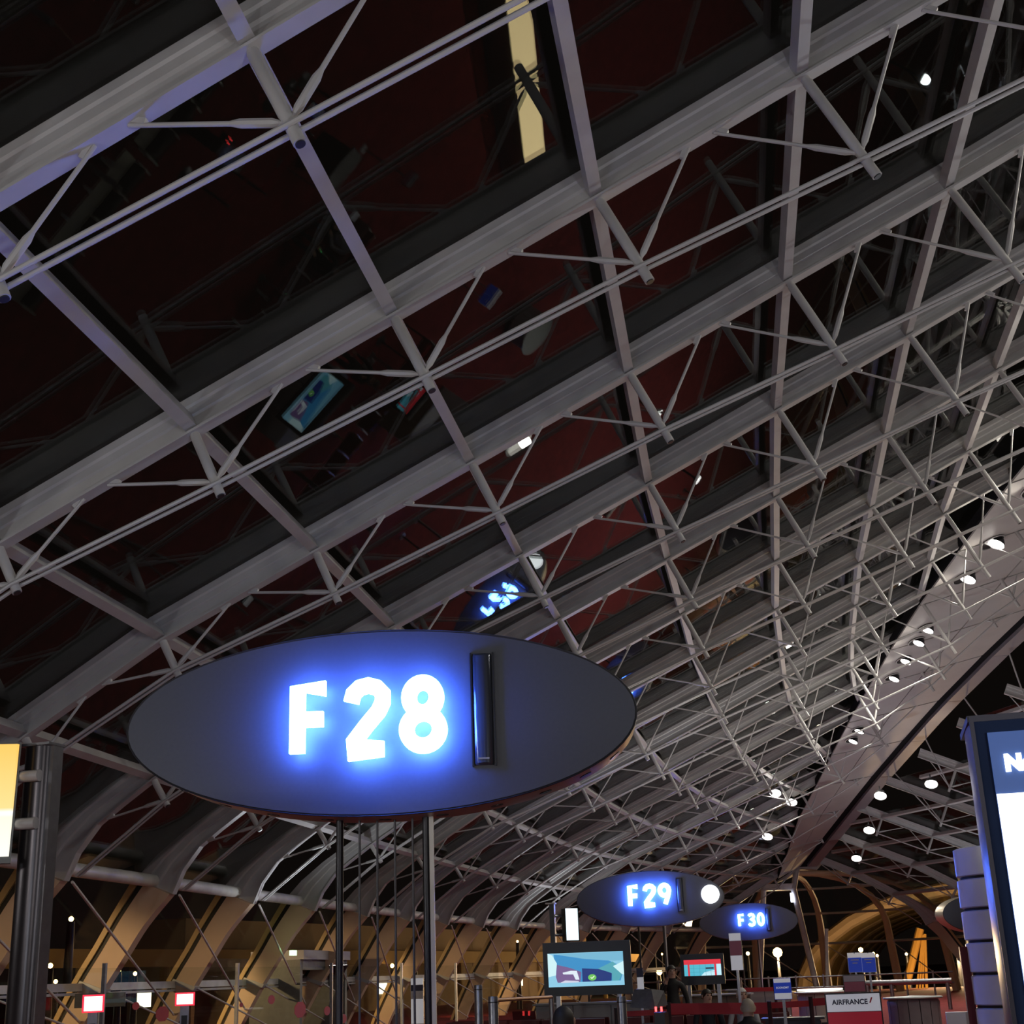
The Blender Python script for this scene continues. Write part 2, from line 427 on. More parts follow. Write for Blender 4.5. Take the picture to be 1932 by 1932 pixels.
# body behind the panels (fills the joints), closed towards the roof
def hull_ring(y):
    kx, kz = keel(y); e = flank(y, 0); k = flank(y, 1); n = Vector((0, 0, .08))
    xr = W(kx+.13, y, kz+.02); xk = W(kx+.05, y, kz)
    top = W(kx, y, max(zsec(edge(y)-cl(y))+.12, kz+.25))
    return [e+n, k+n, xk+n, xr+n, xr+Vector((0, 0, .35)), top, e+n+Vector((0, 0, .3))]
hy = [1.764+.5*q for q in range(0, 32)]+[17.5, 17.86]
MB().loft([hull_ring(y) for y in hy]).build('hull_core', mat('hull_dark_core', (.010, .010, .011), .8, spec=.1), hull)
def keel_ring(y, x0, x1, z0, z1):
    kx, kz = keel(y); return [W(kx+x0, y, kz+z0), W(kx+x1, y, kz+z0), W(kx+x1, y, kz+z1), W(kx+x0, y, kz+z1)]
for j in range(len(ys)-1):
    yy = [ys[j]+.004, (ys[j]+ys[j+1])/2, min(ys[j+1], 17.9)-.004]
    MB().loft([keel_ring(q, -.02, .10, -.015, .06) for q in yy]).build('keel_segment', KEEL, hull)
# right flank and nose
for j in range(5, len(ys)-1):
    y0, y1 = ys[j]+.01, min(ys[j+1], 17.86)-.01
    def rf(y, t):
        kx, kz = keel(y); return W(kx+.105+.03*t, y, kz+.03*t+.01)
    c4 = [rf(y0, 0), rf(y0, 1), rf(y1, 1), rf(y1, 0)]
    MB().hexa(c4+[p+Vector((0, 0, .1)) for p in c4]).build('hull_panel', HULL, hull)
nose = []
for q in range(7):
    a = q/6*math.pi/2; y = 17.86+.55*math.sin(a); sc = math.cos(a)*.98+.02
    e, k = flank(17.86, 0), flank(17.86, 1); c = (e+k)/2+Vector((.4, 0, .3))
    ring = []
    for p in (e+Vector((0, 0, .5)), e, e.lerp(k, .5)+Vector((0, 0, -.12)), k, k+Vector((1.0, 0, -.1)), k+Vector((1.3, 0, .2)), k+Vector((1.2, 0, .9))):
        v = c+(p-c)*sc; v.y = y*D; ring.append(v)
    nose.append(ring)
MB().loft(nose).build('hull_nose', HULL, hull, True)

# ------------------------------------------------------------------ lamps in the hull and under the roof
def lamp_head(root, loc, aim, rad, es=1):
    aim = Vector(aim).normalized(); loc = Vector(loc)
    MB().tube([loc-aim*.26, loc-aim*.2, loc-aim*.06, loc], [rad*.45, rad*.8, rad*1.06, rad*1.08], 20, False).build('lamp_housing', DARK, root, True)
    MB().tube([loc-aim*.03, loc-aim*.01], rad, 20).build('lens', LAMPW, root, True)
aim0 = Vector((-.42, -.25, -.87))
for q, y in enumerate((2.6, 3.4, 4.2, 5.0, 5.8, 6.5, 7.2, 8.0, 8.8, 9.4, 10.4, 10.7, 11.15, 11.6, 13.05, 13.35)):  # the near ones, out of view, are added to light the seating
    p = flank(y, .17); e, k = flank(y, 0), flank(y, 1); a = flank(y-.05, .17); n = (k-e).cross(flank(y+.05, .17)-a).normalized()
    if n.z > 0: n = -n
    big = y < 10.2
    root = empty('hull_downlight', p)
    tag(root, '%s round spotlight in a dark opening of the ridge hull from its nose' % ORD[16-q], 'spotlight', 'spotlights in the ridge hull')
    al = (flank(y+.05, .17)-a).normalized(); r = .34 if big else .27
    # dark oval opening
    vs = []; cr_ = al.cross(n).normalized()
    rim = [p+n*.02+(al*math.cos(t)*r*1.5+cr_*math.sin(t)*r) for t in [2*math.pi*h/24 for h in range(24)]]
    MB().loft([[v-n*.03 for v in rim], rim]).build('opening', GASKET, root)
    ring2 = []
    MB().tube([p+n*.03+(al*math.cos(t)*r*1.5+cr_*math.sin(t)*r) for t in [2*math.pi*h/24 for h in range(25)]], .018, 6).build('opening_rim', STEEL, root, True)
    lp = p+n*.16-al*r*.5
    lamp_head(root, lp, aim0, r*.66)
    lamp('SPOT', 'hull_spot', lp+aim0*.06, DOWN_W, (1, .93, .80), .12, lp+aim0*5, 2.6, .7, root)
def hang_lamp(pt, label, group):
    root = empty('roof_spotlight', pt); tag(root, label, 'spotlight', group)
    lamp_head(root, pt, (-.1, -.55, -.83), .24)
    MB().tube([pt+Vector((0, .1, .12)), pt+Vector((0, .16, .42))], .03, 8).build('bracket', DARK, root)
    lamp('SPOT', 'roof_spot', pt+Vector((0, 0, -.05)), DOWN_W*.8, (1, .94, .84), .12, pt+Vector((0, -1, -5)), 2.7, .7, root)
for x, y, z in ((-.8, 13.78, 1.63), (-.69, 14.58, 1.62), (-1.03, 15.51, 1.37)):
    hang_lamp(W(x, y, z-.03), 'round spotlight hung under a purlin of the gate side roof', 'spotlights under the gate side roof')
for px, Y in (((1640, 1567), 66), ((1616, 1620), 74), ((1661, 1502), 60), ((1757, 1480), 58)):
    hang_lamp(at(*px, Y), 'round spotlight hung under the roof beyond the ridge beam', 'spotlights beyond the ridge')

# frame carrying the ridge nose
fr = empty('ridge_support', W(-.95, 17.9, FLOORZ)); tag(fr, 'slender white portal frame standing under the end of the ridge hull', 'support frame')
Yf = 17.9*D
tl, tr = at(1441, 1681, Yf), at(1497, 1679, Yf); bl, br_ = at(1433, 1870, Yf), at(1541, 1862, Yf)
def down(p, q):
    t = (0-p.z)/(q.z-p.z); return p+(q-p)*t
MB().tube([tl+Vector((0, 0, .1)), down(tl, bl)], .15, 10).build('leg', WHITE, fr, True)
MB().tube([tr+Vector((0, 0, .1)), down(tr, br_)], .17, 10).build('leg', WHITE, fr, True)
MB().beam(tl, tr, .25, .35).build('crossbar', WHITE, fr)
MB().tube([tl, tl+Vector((.2, 0, 1.2))], .16, 10).build('strut', STEEL, fr, True)
MB().tube([tr, tr+Vector((.35, 0, 1.3))], .16, 10).build('strut', STEEL, fr, True)
MB().lathe([(.07, 0), (.07, .5)], at(1494, 1692, Yf)-Vector((0, .2, .3)), 10).build('light_tube', mat('tube_lamp', (.9, .9, 1), .4, emit=(.7, .75, 1), es=6), fr)

# added fill lamps on the concourse floor, they brighten the vault
def fill_uplighter(x, y, e=1.0, aim=(0, 0, 1)):
    root = empty('fill_uplighter', (x, y, 0)); tag(root, 'slim added floor light brightening the glass vault', 'added floor lamp', 'added fill uplights')
    MB().lathe([(.22, 0), (.22, .03), (.05, .05), (.05, 1.75), (.12, 1.8), (.24, 1.98)], (x, y, 0), 20).build('stem', DARK, root, True)
    MB().lathe([(.2, 1.965), (.2, 1.985)], (x, y, 0), 20).build('lens', mat('fill_uplight_lens', (.9, .9, .9), .4, emit=(1, .97, .95), es=6), root)
    p = Vector((x, y, 2.06)); lamp('SPOT', 'fill_uplight', p, FILL_UPLIGHT_W*e, (.87, .94, 1), .18, p+Vector(aim), 2.75, .5, root)
for x, y, e, aim in ((3.5, 3, 1, (-.25, .2, 1)), (7.5, 14, 1.1, (-.3, .1, 1)), (9.5, 25, 1.2, (-.25, 0, 1)), (14, 36, 1.2, (-.2, 0, 1)), (20, 49, 1.2, (-.35, .1, 1)),
                   (at(1862, 1850, 48).x, 48, 1.0, (-.15, .25, 1)), (at(1862, 1850, 57).x, 57, 1.0, (-.1, .2, 1)), (at(1858, 1850, 66).x, 66, .9, (-.35, .1, 1)), (at(1110, 1850, 56).x, 56, .8, (.1, 0, 1)), (at(638, 1850, 31).x, 31, .5, (.2, 0, 1)),
                   (-3.5, -4, .8, (-.2, .5, 1)), (-10.5, 3, .8, (.1, .5, 1)), (9, -6, 1, (-.3, .6, 1))):
    fill_uplighter(x, y, e, aim)

# globe lamps added behind the photographer as fill light
def fill_globe_lamp(x, y, h_=3.2, e=1):
    root = empty('fill_globe_lamp', (x, y, 0)); tag(root, 'added white globe on a dark post, fill light behind the photographer', 'added floor lamp', 'added globe fill lamps')
    MB().lathe([(.2, 0), (.2, .03), (.04, .05), (.04, h_-.2)], (x, y, 0), 18).build('post', DARK, root, True)
    MB().lathe([(.05, h_-.2), (.17, h_-.1), (.2, h_), (.17, h_+.1), (.05, h_+.19)], (x, y, 0), 24).build('globe', mat('opal_globe', (.9, .9, .9), .4, emit=(1, .97, .93), es=3), root, True)
    lamp('POINT', 'globe_fill', (x, y, h_+.35), FILL_GLOBE_W*e, (1, .96, .92), .2, parent=root)
for x, y in ((-6, -5), (1.5, -7), (8, -3), (-11.5, 2)): fill_globe_lamp(x, y)

# ------------------------------------------------------------------ gate signs
GLYPH = {'F': [[(0, -.5), (0, .5), (.36, .5)], [(0, .02), (.33, .02)]],
         '2': [[(-.02, .24), (.01, .38), (.09, .47), (.2, .5), (.31, .46), (.385, .36), (.385, .23), (.33, .09), (.18, -.12), (.0, -.40), (-.03, -.5), (.40, -.5)]],
         '8': 'eight', '9': 'nine', '3': [[(0, .36), (.08, .47), (.2, .5), (.33, .45), (.38, .3), (.34, .13), (.18, .04), (.34, -.04), (.4, -.22), (.35, -.42), (.2, -.5), (.07, -.46), (-.02, -.34)]], '0': 'zero'}
def circ(cx, cz, rx, rz, a0=0, a1=360, n=28): return [(cx+rx*math.cos(math.radians(a0+(a1-a0)*k/n)), cz+rz*math.sin(math.radians(a0+(a1-a0)*k/n))) for k in range(n+1)]
def strokes(ch):
    g = GLYPH[ch]
    if g == 'eight': return [circ(.19, .255, .175, .235), circ(.19, -.245, .21, .25)]
    if g == 'nine': return [circ(.19, .22, .2, .27), [(.385, .16), (.33, -.1), (.2, -.5)]]
    if g == 'zero': return [circ(.19, 0, .2, .5)]
    return g
def gate_sign(name, c, yaw, txt, label, letters_u, lv, h, disc=None, slot=True, rim_spots=True, posts=True, cables=False):
    a, bb, th = 2.386, .868, .58
    KS = .86
    root = empty('gate_sign', (c[0]*KS, c[1]*KS, 0), yaw); root.scale = (KS, KS, KS); tag(root, label, 'gate sign')
    z = ((c[2]-EYE)*KS+EYE)/KS
    def ell(sx, sz, y, n=72): return [(sx*math.cos(2*math.pi*k/n), y, z+sz*math.sin(2*math.pi*k/n)) for k in range(n)]
    MB().loft([ell(a-.02, bb-.02, 0), ell(a-.02, bb-.02, .02)]).build('face', SIGNF, root, local=True)
    MB().loft([ell(a-.02, bb-.02, th), ell(a-.02, bb-.02, th-.02)]).build('back_face', SIGNF, root, local=True)
    MB().loft([ell(a-.04, bb-.04, .012), ell(a-.003, bb-.003, .0), ell(a, bb, .006), ell(a, bb, .02)], False).build('edge_seal', GASKET, root, local=True)
    MB().loft([ell(a-.03, bb-.03, .012), ell(a-.004, bb-.004, .018), ell(a, bb, .04), ell(a, bb, th-.04), ell(a-.03, bb-.03, th-.01)], False).build('rim', CHAMP, root, True, local=True)
    for u, ch in zip(letters_u, txt):
        for face in (1, -1):
            mb = MB(); pins = MB()
            for st in strokes(ch):
                pts = []
                for (x, zz) in st:
                    pts.append(Vector(((u+(x-.19)*h)*face, 0, z+lv+.02*u+zz*h*.82)))
                rs = .098*h; n = len(pts); closed = (pts[0]-pts[-1]).length < 1e-4
                ys = -.17 if face > 0 else th+.05
                rings = []
                for q, p in enumerate(pts):
                    t = (pts[min(q+1, n-1)]-pts[max(q-1, 0)]).normalized() if not closed else (pts[(q+1) % (n-1)]-pts[(q-1) % (n-1)]).normalized()
                    nn = Vector((-t.z, 0, t.x))
                    if 0 < q < n-1 and not closed:
                        t0 = (p-pts[q-1]).normalized(); mi = 1/max(.45, t0.dot(t))
                        nn = nn*min(mi, 1.45)
                    rings.append([p+nn*rs+Vector((0, ys-.03, 0)), p-nn*rs+Vector((0, ys-.03, 0)), p-nn*rs+Vector((0, ys+.03, 0)), p+nn*rs+Vector((0, ys+.03, 0))])
                mb.loft(rings)
                for p in (pts[0].lerp(pts[1], .5), pts[len(pts)//2].lerp(pts[len(pts)//2-1], .4)): pins.tube([p+Vector((0, ys, 0)), p+Vector((0, .01 if face > 0 else th-.01, 0))], .009, 6)
            mb.build('lit_letter' if face > 0 else 'back_letter', NEON if face > 0 else NEONB, root, local=True)
            pins.build('halo_standoff', WHITE, root, local=True)  # added pins; letters are raised so they cast a blue halo
    if slot:
        prof = []
        for zz in (-.52, -.5, .5, .52):
            rr = .001 if abs(zz) > .51 else 1
            prof.append([(.96+.092*math.cos(t)*(.97 if rr < 1 else 1), -.055*math.sin(t)*(.6 if rr < 1 else 1), z+.07+zz) for t in [math.pi*k/12 for k in range(13)]])
        MB().loft(prof).build('lamp_tube', mat('dark_gloss_tube', (.10, .11, .14), .18, .6), root, True, local=True)
        for sx in (-.105, .105): MB().box((.96+sx-.006, -.03, z+.07-.53), (.96+sx+.006, .004, z+.07+.53)).build('tube_bracket', BLACK, root, local=True)
        MB().box((.91, -.06, z-.40), (1.01, -.05, z-.385)).build('tube_clip', GREYM, root, local=True)
    if disc:
        cdx, cr2 = disc
        o = MB().lathe([(cr2, 0), (cr2, .04)], (0, 0, 0), 36).build('light_disc', DISC, root, local=True)
        o.rotation_euler = (math.pi/2, 0, 0); o.location = (cdx, .0, z+.06)
    if rim_spots:
        for k in range(11):
            t = math.radians(205+13*k); n = Vector((math.cos(t)/a, 0, math.sin(t)/bb)).normalized()
            p = Vector((a*math.cos(t), th*.52, z+bb*math.sin(t)))
            MB().tube([p-n*.02, p+n*.006], .06, 16).build('rim_lamp', BLACK, root, local=True)
    if posts:
        for px_ in (-.43, .375):
            MB().lathe([(.035, 0), (.035, z)], (px_, th*.6, 0), 14).build('post', DARK, root, True, local=True)
            MB().lathe([(.16, 0), (.16, .02), (.06, .04)], (px_, th*.6, 0), 18).build('base_plate', GREYM, root, True, local=True)
        MB().box((.405, th*.6-.02, 0), (.445, th*.6+.02, z-.4)).build('edge_strip', mat('satin_strip', (.6, .57, .52), .4, .4), root, local=True)
    if cables:
        for u in (-.245, -.08, .085, .25): MB().lathe([(.011, 0), (.011, z-.6)], (u, th*.6, 0), 8).build('cable', mat('dark_cable', (.12, .12, .13), .5, .3), root, local=True)
    return root
gate_sign('F28', (-4.24, 12.0, 3.888), .20, 'F28', 'large oval gate sign with glowing letters F28', (-.60, -.09, .42), .01, .72, cables=True)
gate_sign('F29', (-6.94, 45.66, 3.825), .18, 'F29', 'oval gate sign with glowing letters F29 and a round white light', (-.52, -.02, .46), .09, .72, disc=(1.93, .29))
gate_sign('F30', (-5.97, 70.47, 3.72), .10, 'F30', 'small distant oval gate sign with glowing letters F30', (-.32, .15, .60), .07, .62)
s4 = at(1846, 1724, 74)
g4 = gate_sign('blank', s4, .75, '', 'oval sign seen nearly edge on behind the white clad pillar', (), 0, .7, slot=False, rim_spots=False)

# ------------------------------------------------------------------ screens and totems
def emi(name, c, s=1.0): return mat(name, (.02, .02, .02), .3, emit=c, es=s)
def grad_screen(name, stops, s):
    mt = bpy.data.materials.new(name); mt.use_nodes = True; nt = mt.node_tree; b_ = nt.nodes['Principled BSDF']
    tc = nt.nodes.new('ShaderNodeTexCoord'); sp = nt.nodes.new('ShaderNodeSeparateXYZ'); rp = nt.nodes.new('ShaderNodeValToRGB')
    nt.links.new(tc.outputs['Generated'], sp.inputs[0]); nt.links.new(sp.outputs['Z'], rp.inputs[0])
    el = rp.color_ramp.elements
    el[0].position, el[0].color = stops[0][0], (*stops[0][1], 1); el[1].position, el[1].color = stops[-1][0], (*stops[-1][1], 1)
    for p, c in stops[1:-1]: e = el.new(p); e.color = (*c, 1)
    b_.inputs['Base Color'].default_value = (.02, .02, .02, 1)
    nt.links.new(rp.outputs[0], b_.inputs['Emission Color']); b_.inputs['Emission Strength'].default_value = s
    return mt
def face_yaw(p): return -math.atan2(p.x, p.y)

# totem with the yellow screen, at the edge of the picture
pt = at(94, 1407, 5.7); lo = at(52, 1932, 5.7)
root = empty('screen_totem', (pt.x-.045, pt.y, 0), -.1); tag(root, 'dark metal post carrying a glowing yellow and white screen on two arms', 'display')
H = pt.z
MB().lathe([(.075, 0), (.075, H)], (0, 0, 0), 24, 1, .7).build('post', mat('dark_anodised_post', (.055, .05, .055), .28, .8, var=.1), root, True, local=True)
MB().box((.055, -.02, 0), (.088, .05, H)).build('edge_strip', GREYM, root, local=True)
MB().box((-.08, -.06, H-.004), (.09, .06, H+.008)).build('cap', GREYM, root, local=True)
for zz in (H-.145, H-.36):
    MB().tube([(-.2, -.09, zz), (0, -.06, zz), (.05, -.058, zz)], .027, 12).build('arm', mat('pale_arm', (.45, .44, .44), .4, .2), root, True, local=True)
sc = empty('t'); bpy.data.objects.remove(sc)
MB().hexa([(-1.0, -.42, H-.53), (-.045, -.095, H-.535), (-.075, -.06, H-.535), (-1.03, -.36, H-.53), (-1.0, -.42, H+.03), (-.035, -.095, H+.01), (-.065, -.06, H+.01), (-1.03, -.36, H+.03)]).build('screen_case', BLACK, root, local=True)
MB().hexa([(-.97, -.43, H-.50), (-.053, -.115, H-.505), (-.053, -.10, H-.505), (-.97, -.40, H-.50), (-.97, -.43, H+.02), (-.043, -.115, H-.0), (-.043, -.10, H-.0), (-.97, -.40, H+.02)]).build('screen', grad_screen('yellow_screen', [(0, (1, .97, .86)), (.33, (1, .92, .72)), (.37, (1, 1, .97)), (.41, (1, .70, .26)), (1, (1, .55, .10))], 1.12), root, local=True)

# large advertising totem on the right
p0 = at(1829, 1353, 5.5)
root = empty('advertising_totem', (p0.x, p0.y, 0)); tag(root, 'tall blue framed advertising totem with white screen and lettering No', 'display')
H = p0.z
blue = mat('deep_blue_bezel', (.006, .018, .06), .6, spec=.2); blue2 = mat('blue_panel', (.03, .07, .2), .35, emit=(.05, .14, .5), es=.35)
MB().box((0, 0, 0), (1.25, .06, H)).build('front_frame', blue, root, local=True)
side = [(.0+.05-.05*math.cos(t), .03+.20-.20*math.cos(t)*0+ .21*math.sin(t-math.pi/2)*1.0) for t in [0]]
prof = [(.0, .05), (-.004, .10), (-.006, .2), (-.004, .32), (.02, .42), (.10, .46), (1.15, .46), (1.25, .05)]
MB().loft([[(x, y, z) for x, y in prof] for z in (0, H-.02)]).build('body', mat('brushed_purple_grey', (.20, .19, .21), .28, .85, var=.08, scale=6), root, True, local=True)
MB().box((-.01, -.004, H-.02), (1.26, .47, H+.004)).build('top_cap', mat('dark_strip', (.05, .05, .07), .4, .5), root, local=True)
MB().box((-.004, -.012, 0), (.012, .004, H)).build('edge_strip', mat('dark_strip', (.05, .05, .07), .4, .5), root, local=True)
q1 = at(1862, 1383, 5.5); q2 = at(1880, 1499, 5.5)
MB().box((q1.x-p0.x, -.008, 0.25), (1.2, 0, q1.z)).build('surround', blue2, root, local=True)
MB().box((q2.x-p0.x, -.016, 0.35), (1.16, -.008, q2.z)).build('screen', emi('white_screen', (.93, .98, 1), 2.2), root, local=True)
lz = at(1908, 1441, 5.5)
text_part('No', .08, emi('white_lettering', (.85, .92, 1), 4), root, lz.x-p0.x-.024, lz.z, -.014, .004, 'LEFT', bold=.006)

# white clad pillar
c = at(1842, 1700, 8.3); root = empty('clad_pillar', (c.x+.20, c.y, 0)); tag(root, 'white panel clad round pillar with dark joints beside the totem', 'pillar')
Ht = at(1812, 1603, 8.3).z; R_ = .29
MB().lathe([(R_-.02, 0), (R_-.02, Ht)], (0, 0, 0), 32).build('core', GASKET, root, True, local=True)
ch = (at(1812, 1655, 8.3)-at(1812, 1714, 8.3)).z
WP = mat('white_cladding', (.78, .77, .80), .28, 0, var=.04)
z1 = Ht
while z1 > .02:
    z0 = max(0, z1-ch+.014)
    MB().lathe([(R_-.012, z0), (R_, z0+.006), (R_, z1-.006), (R_-.012, z1)], (0, 0, 0), 32).build('cladding_panel', WP, root, True, local=True)
    z1 -= ch
MB().box((-R_-.035, -.05, 0), (-R_+.01, .05, Ht-.52)).build('red_trim', mat('dark_red_trim', (.12, .012, .02), .4), root, local=True)
MB().box((-R_-.15, -.03, 0), (-R_-.03, .06, 1.33)).build('side_panel', WP, root, local=True)

# monitor on a stand with a blue cartoon
def rect_px(x0, y0, x1, y1, Y):
    a, b_ = at(x0, y1, Y), at(x1, y0, Y); return a, b_
def monitor(px, Y, label, screen_px, draw, pole=.05, depth=.16):
    x0, y0, x1, y1 = px; a, b_ = rect_px(x0, y0, x1, y1, Y); cx = (a.x+b_.x)/2
    yaw = face_yaw(Vector((cx, Y, 0)))*.6
    root = empty('monitor', (cx, Y, 0), yaw); tag(root, label, 'monitor')
    w_, z0, z1 = (b_.x-a.x)/2, a.z, b_.z
    MB().box((-w_, 0, z0), (w_, depth, z1)).build('casing', BLACK, root, local=True)
    MB().box((-w_-.012, .01, z0-.012), (w_+.012, depth*.5, z1+.012)).build('frame', DARK, root, local=True)
    a2, b2 = rect_px(*screen_px, Y)
    sx0, sx1, sz0, sz1 = a2.x-cx, b2.x-cx, a2.z, b2.z
    draw(root, sx0, sx1, sz0, sz1)
    for sx in (-.35, .35): MB().box((sx*w_*2-.04, depth*.3, 0), (sx*w_*2+.04, depth*.3+.08, z0)).build('stand_leg', GREYM, root, local=True)
    MB().box((-w_*.9, .0, 0), (w_*.9, .4, .03)).build('stand_base', GREYM, root, local=True)
    return root
def cartoon(root, x0, x1, z0, z1):
    w_, h_ = x1-x0, z1-z0
    def pl(pts, m_, lay, name='screen_graphic'):
        MB().poly([(x0+u*w_, z0+v*h_) for u, v in pts], -.004-.002*lay, -.002-.002*lay+.0005).build(name, m_, root, local=True)
    pl([(0, 0), (1, 0), (1, 1), (0, 1)], emi('scr_sky', (.28, .62, .82), .95), 0, 'screen')
    pl([(.12, .13), (.95, .13), (.99, .40), (.93, .60), (.7, .85), (.08, .97), (.1, .6)], emi('scr_blue', (.045, .30, .62), .9), 1)
    pl([(.1, .97), (1, 1), (1, .72), (.86, .72), (.5, .80)], emi('scr_pale', (.20, .52, .72), .9), 2)
    pl([(0, .3), (.1, .35), (.12, .7), (.06, .95), (0, 1)], emi('scr_white', (.62, .88, .92), 1), 3)
    pl([(.12, .13), (.42, .13), (.44, .42), (.30, .55), (.12, .66), (.10, .3)], emi('scr_purple', (.20, .12, .30), .9), 3)
    pl([(.45, .13), (.83, .13), (.84, .35), (.72, .48), (.45, .53)], emi('scr_navy', (.012, .035, .20), .9), 3)
    pl([(.66, .50), (.86, .70), (.95, .5), (.97, .3), (.93, .13), (.84, .13), (.84, .36)], emi('scr_teal', (.10, .42, .50), .9), 4)
    pl([(.19, .42), (.30, .47), (.38, .46), (.41, .2), (.36, .2), (.33, .36), (.2, .37)], emi('scr_hand', (.75, .85, .92), 1), 5)
    pl([(.16, .13), (.22, .19), (.40, .16), (.40, .12), (.17, .12)], emi('scr_hand2', (.66, .66, .80), 1), 5)
    pl([(.86, .56), (1, .70), (1, .3), (.97, .32)], emi('scr_white', (.62, .88, .92), 1), 5)
    pl([(.58+.055*math.cos(t), .25+.095*math.sin(t)) for t in [2*math.pi*k/20 for k in range(20)]], emi('scr_green', (.16, .55, .10), 1), 6)
    pl([(.555, .25), (.575, .205), (.615, .29), (.605, .30), (.576, .235), (.562, .262)], emi('scr_tick', (.95, 1, .9), 1), 7)
def shopfront(root, x0, x1, z0, z1):
    w_, h_ = x1-x0, z1-z0
    def pl(pts, m_, lay, name='screen_graphic'):
        MB().poly([(x0+u*w_, z0+v*h_) for u, v in pts], -.004-.002*lay, -.0015-.002*lay).build(name, m_, root, local=True)
    R4 = lambda a, c, e, g: [(a, c), (e, c), (e, g), (a, g)]
    pl(R4(0, 0, 1, 1), emi('scr_cyan', (.09, .48, .62), 1), 0, 'screen')
    pl(R4(0, .70, 1, 1), emi('scr_red', (.72, .03, .05), 1), 1)
    for u in (.10, .82): pl(R4(u, 0, u+.05, .7), emi('scr_red', (.72, .03, .05), 1), 1)
    pl(R4(.88, 0, 1, .7), emi('scr_pale2', (.55, .85, .95), 1), 1)
    pl([(.45, 0), (.82, 0), (.82, .33), (.55, .22)], emi('scr_pale2', (.55, .85, .95), 1), 2)
    pl(R4(.58, .40, .80, .50), emi('scr_dark', (.02, .03, .06), 1), 3)
    for u in (.26, .42, .58, .72): pl(R4(u, 0, u+.006, .7), emi('scr_line', (.03, .2, .3), 1), 3)
    for v in (.22, .46): pl(R4(.15, v, .82, v+.012), emi('scr_line', (.03, .2, .3), 1), 3)
mon1 = monitor((1030, 1774, 1186, 1879), 26, 'large black monitor showing a blue cartoon with a green tick', (1037, 1794, 1174, 1863), cartoon)
monitor((1288, 1799, 1363, 1858), 30, 'smaller black monitor showing a red and cyan shop picture', (1292, 1809, 1359, 1842), shopfront)
cc = at(1191, 1845, 26); MB().box((cc.x-mon1.location.x-.03, .1, 1.3), (cc.x-mon1.location.x-.01, .18, 1.9)).build('side_speaker', BLACK, mon1, local=True)

# narrow display seen from the side on its own post
p = at(1041, 1706, 30); root = empty('side_display', (p.x, p.y, 0)); tag(root, 'slim bright display turned sideways on a dark post', 'display')
MB().box((-.05, -.05, 0), (.05, .05, p.z)).build('post', DARK, root, local=True)
MB().box((.05, -.06, 0), (.06, .06, p.z)).build('edge_strip', GREYM, root, local=True)
MB().box((-.12, -.1, p.z), (.08, .1, p.z+.03)).build('cap', WHITE, root, local=True)
zt, zb = at(1075, 1714, 30).z, at(1075, 1776, 30).z
xs = [at(v, 1745, 30).x-p.x for v in (1058, 1070, 1089)]
MB().hexa([(xs[0], .1, zb), (xs[1], -.1, zb), (xs[2]+.02, .12, zb), (xs[0]+.1, .25, zb), (xs[0], .1, zt), (xs[1], -.1, zt), (xs[2]+.02, .12, zt), (xs[0]+.1, .25, zt)]).build('case', BLACK, root, local=True)
MB().hexa([(xs[1], -.115, zb+.02), (xs[2], .10, zb+.02), (xs[2], .105, zb+.02), (xs[1], -.105, zb+.02), (xs[1], -.115, zt), (xs[2], .10, zt), (xs[2], .105, zt), (xs[1], -.105, zt)]).build('screen', emi('pale_screen', (.70, .90, 1), 1.6), root, local=True)
for zz in (zt-.14, zb+.14): MB().tube([(.05, 0, zz), (xs[0]+.03, .12, zz)], .03, 10).build('arm', GREYM, root, local=True)

# ------------------------------------------------------------------ benches
def px_x(px, Y): return at(px, 1850, Y).x
SEATR = mat('dark_red_leather', (.10, .016, .018), .45); SEATB = mat('black_leather', (.02, .02, .022), .4); CHROME = mat('pale_metal_frame', (.55, .55, .52), .35, .4)
def bench(x, y, n, rz, label, group, m_, shelf=False):
    root = empty('beam_bench', (x, y, 0), rz); tag(root, label, 'bench', group)
    wd = .58; L = n*wd
    MB().box((-L/2, -.03, .28), (L/2, .05, .36)).build('beam', CHROME, root, local=True)
    for sx in (-L/2+.3, L/2-.3):
        mb = MB(); mb.box((sx-.03, -.25, 0), (sx+.03, .3, .04)); mb.box((sx-.03, -.02, .04), (sx+.03, .04, .28)); mb.build('leg', CHROME, root, local=True)
    if shelf:
        MB().box((-L/2, .36, .60), (L/2, .66, .64)).build('rear_shelf', mat('pale_shelf', (.62, .60, .50), .5), root, local=True)
        for k in range(n): MB().box((-L/2+wd*(k+.5)-.03, .30, .36), (-L/2+wd*(k+.5)+.03, .60, .60)).build('shelf_bracket', CHROME, root, local=True)
    for k in range(n):
        cx = -L/2+wd*(k+.5); w2 = wd/2-.03
        MB().loft([[(cx-w2, yy, z), (cx+w2, yy, z), (cx+w2, yy, z+.07), (cx-w2, yy, z+.07)] for yy, z in ((-.30, .40), (-.26, .385), (0, .37), (.18, .365))]).build('seat', m_, root, local=True)
        MB().loft([[(cx-w2, yy, z), (cx+w2, yy, z), (cx+w2, yy+.05, z+.012), (cx-w2, yy+.05, z+.012)] for yy, z in ((.15, .40), (.19, .55), (.24, .75), (.27, .86))]).build('backrest', m_, root, local=True)
    for k in range(n+1):
        cx = -L/2+wd*k
        mb = MB(); mb.box((cx-.02, -.2, .58), (cx+.02, .2, .61)); mb.box((cx-.02, -.02, .36), (cx+.02, .03, .58)); mb.build('armrest', CHROME, root, local=True)
        if k % 2: MB().box((cx-.012, -.215, .575), (cx+.012, -.2, .6)).build('socket_light', emi('green_led', (.1, 1, .25), 5), root, local=True)
    return root
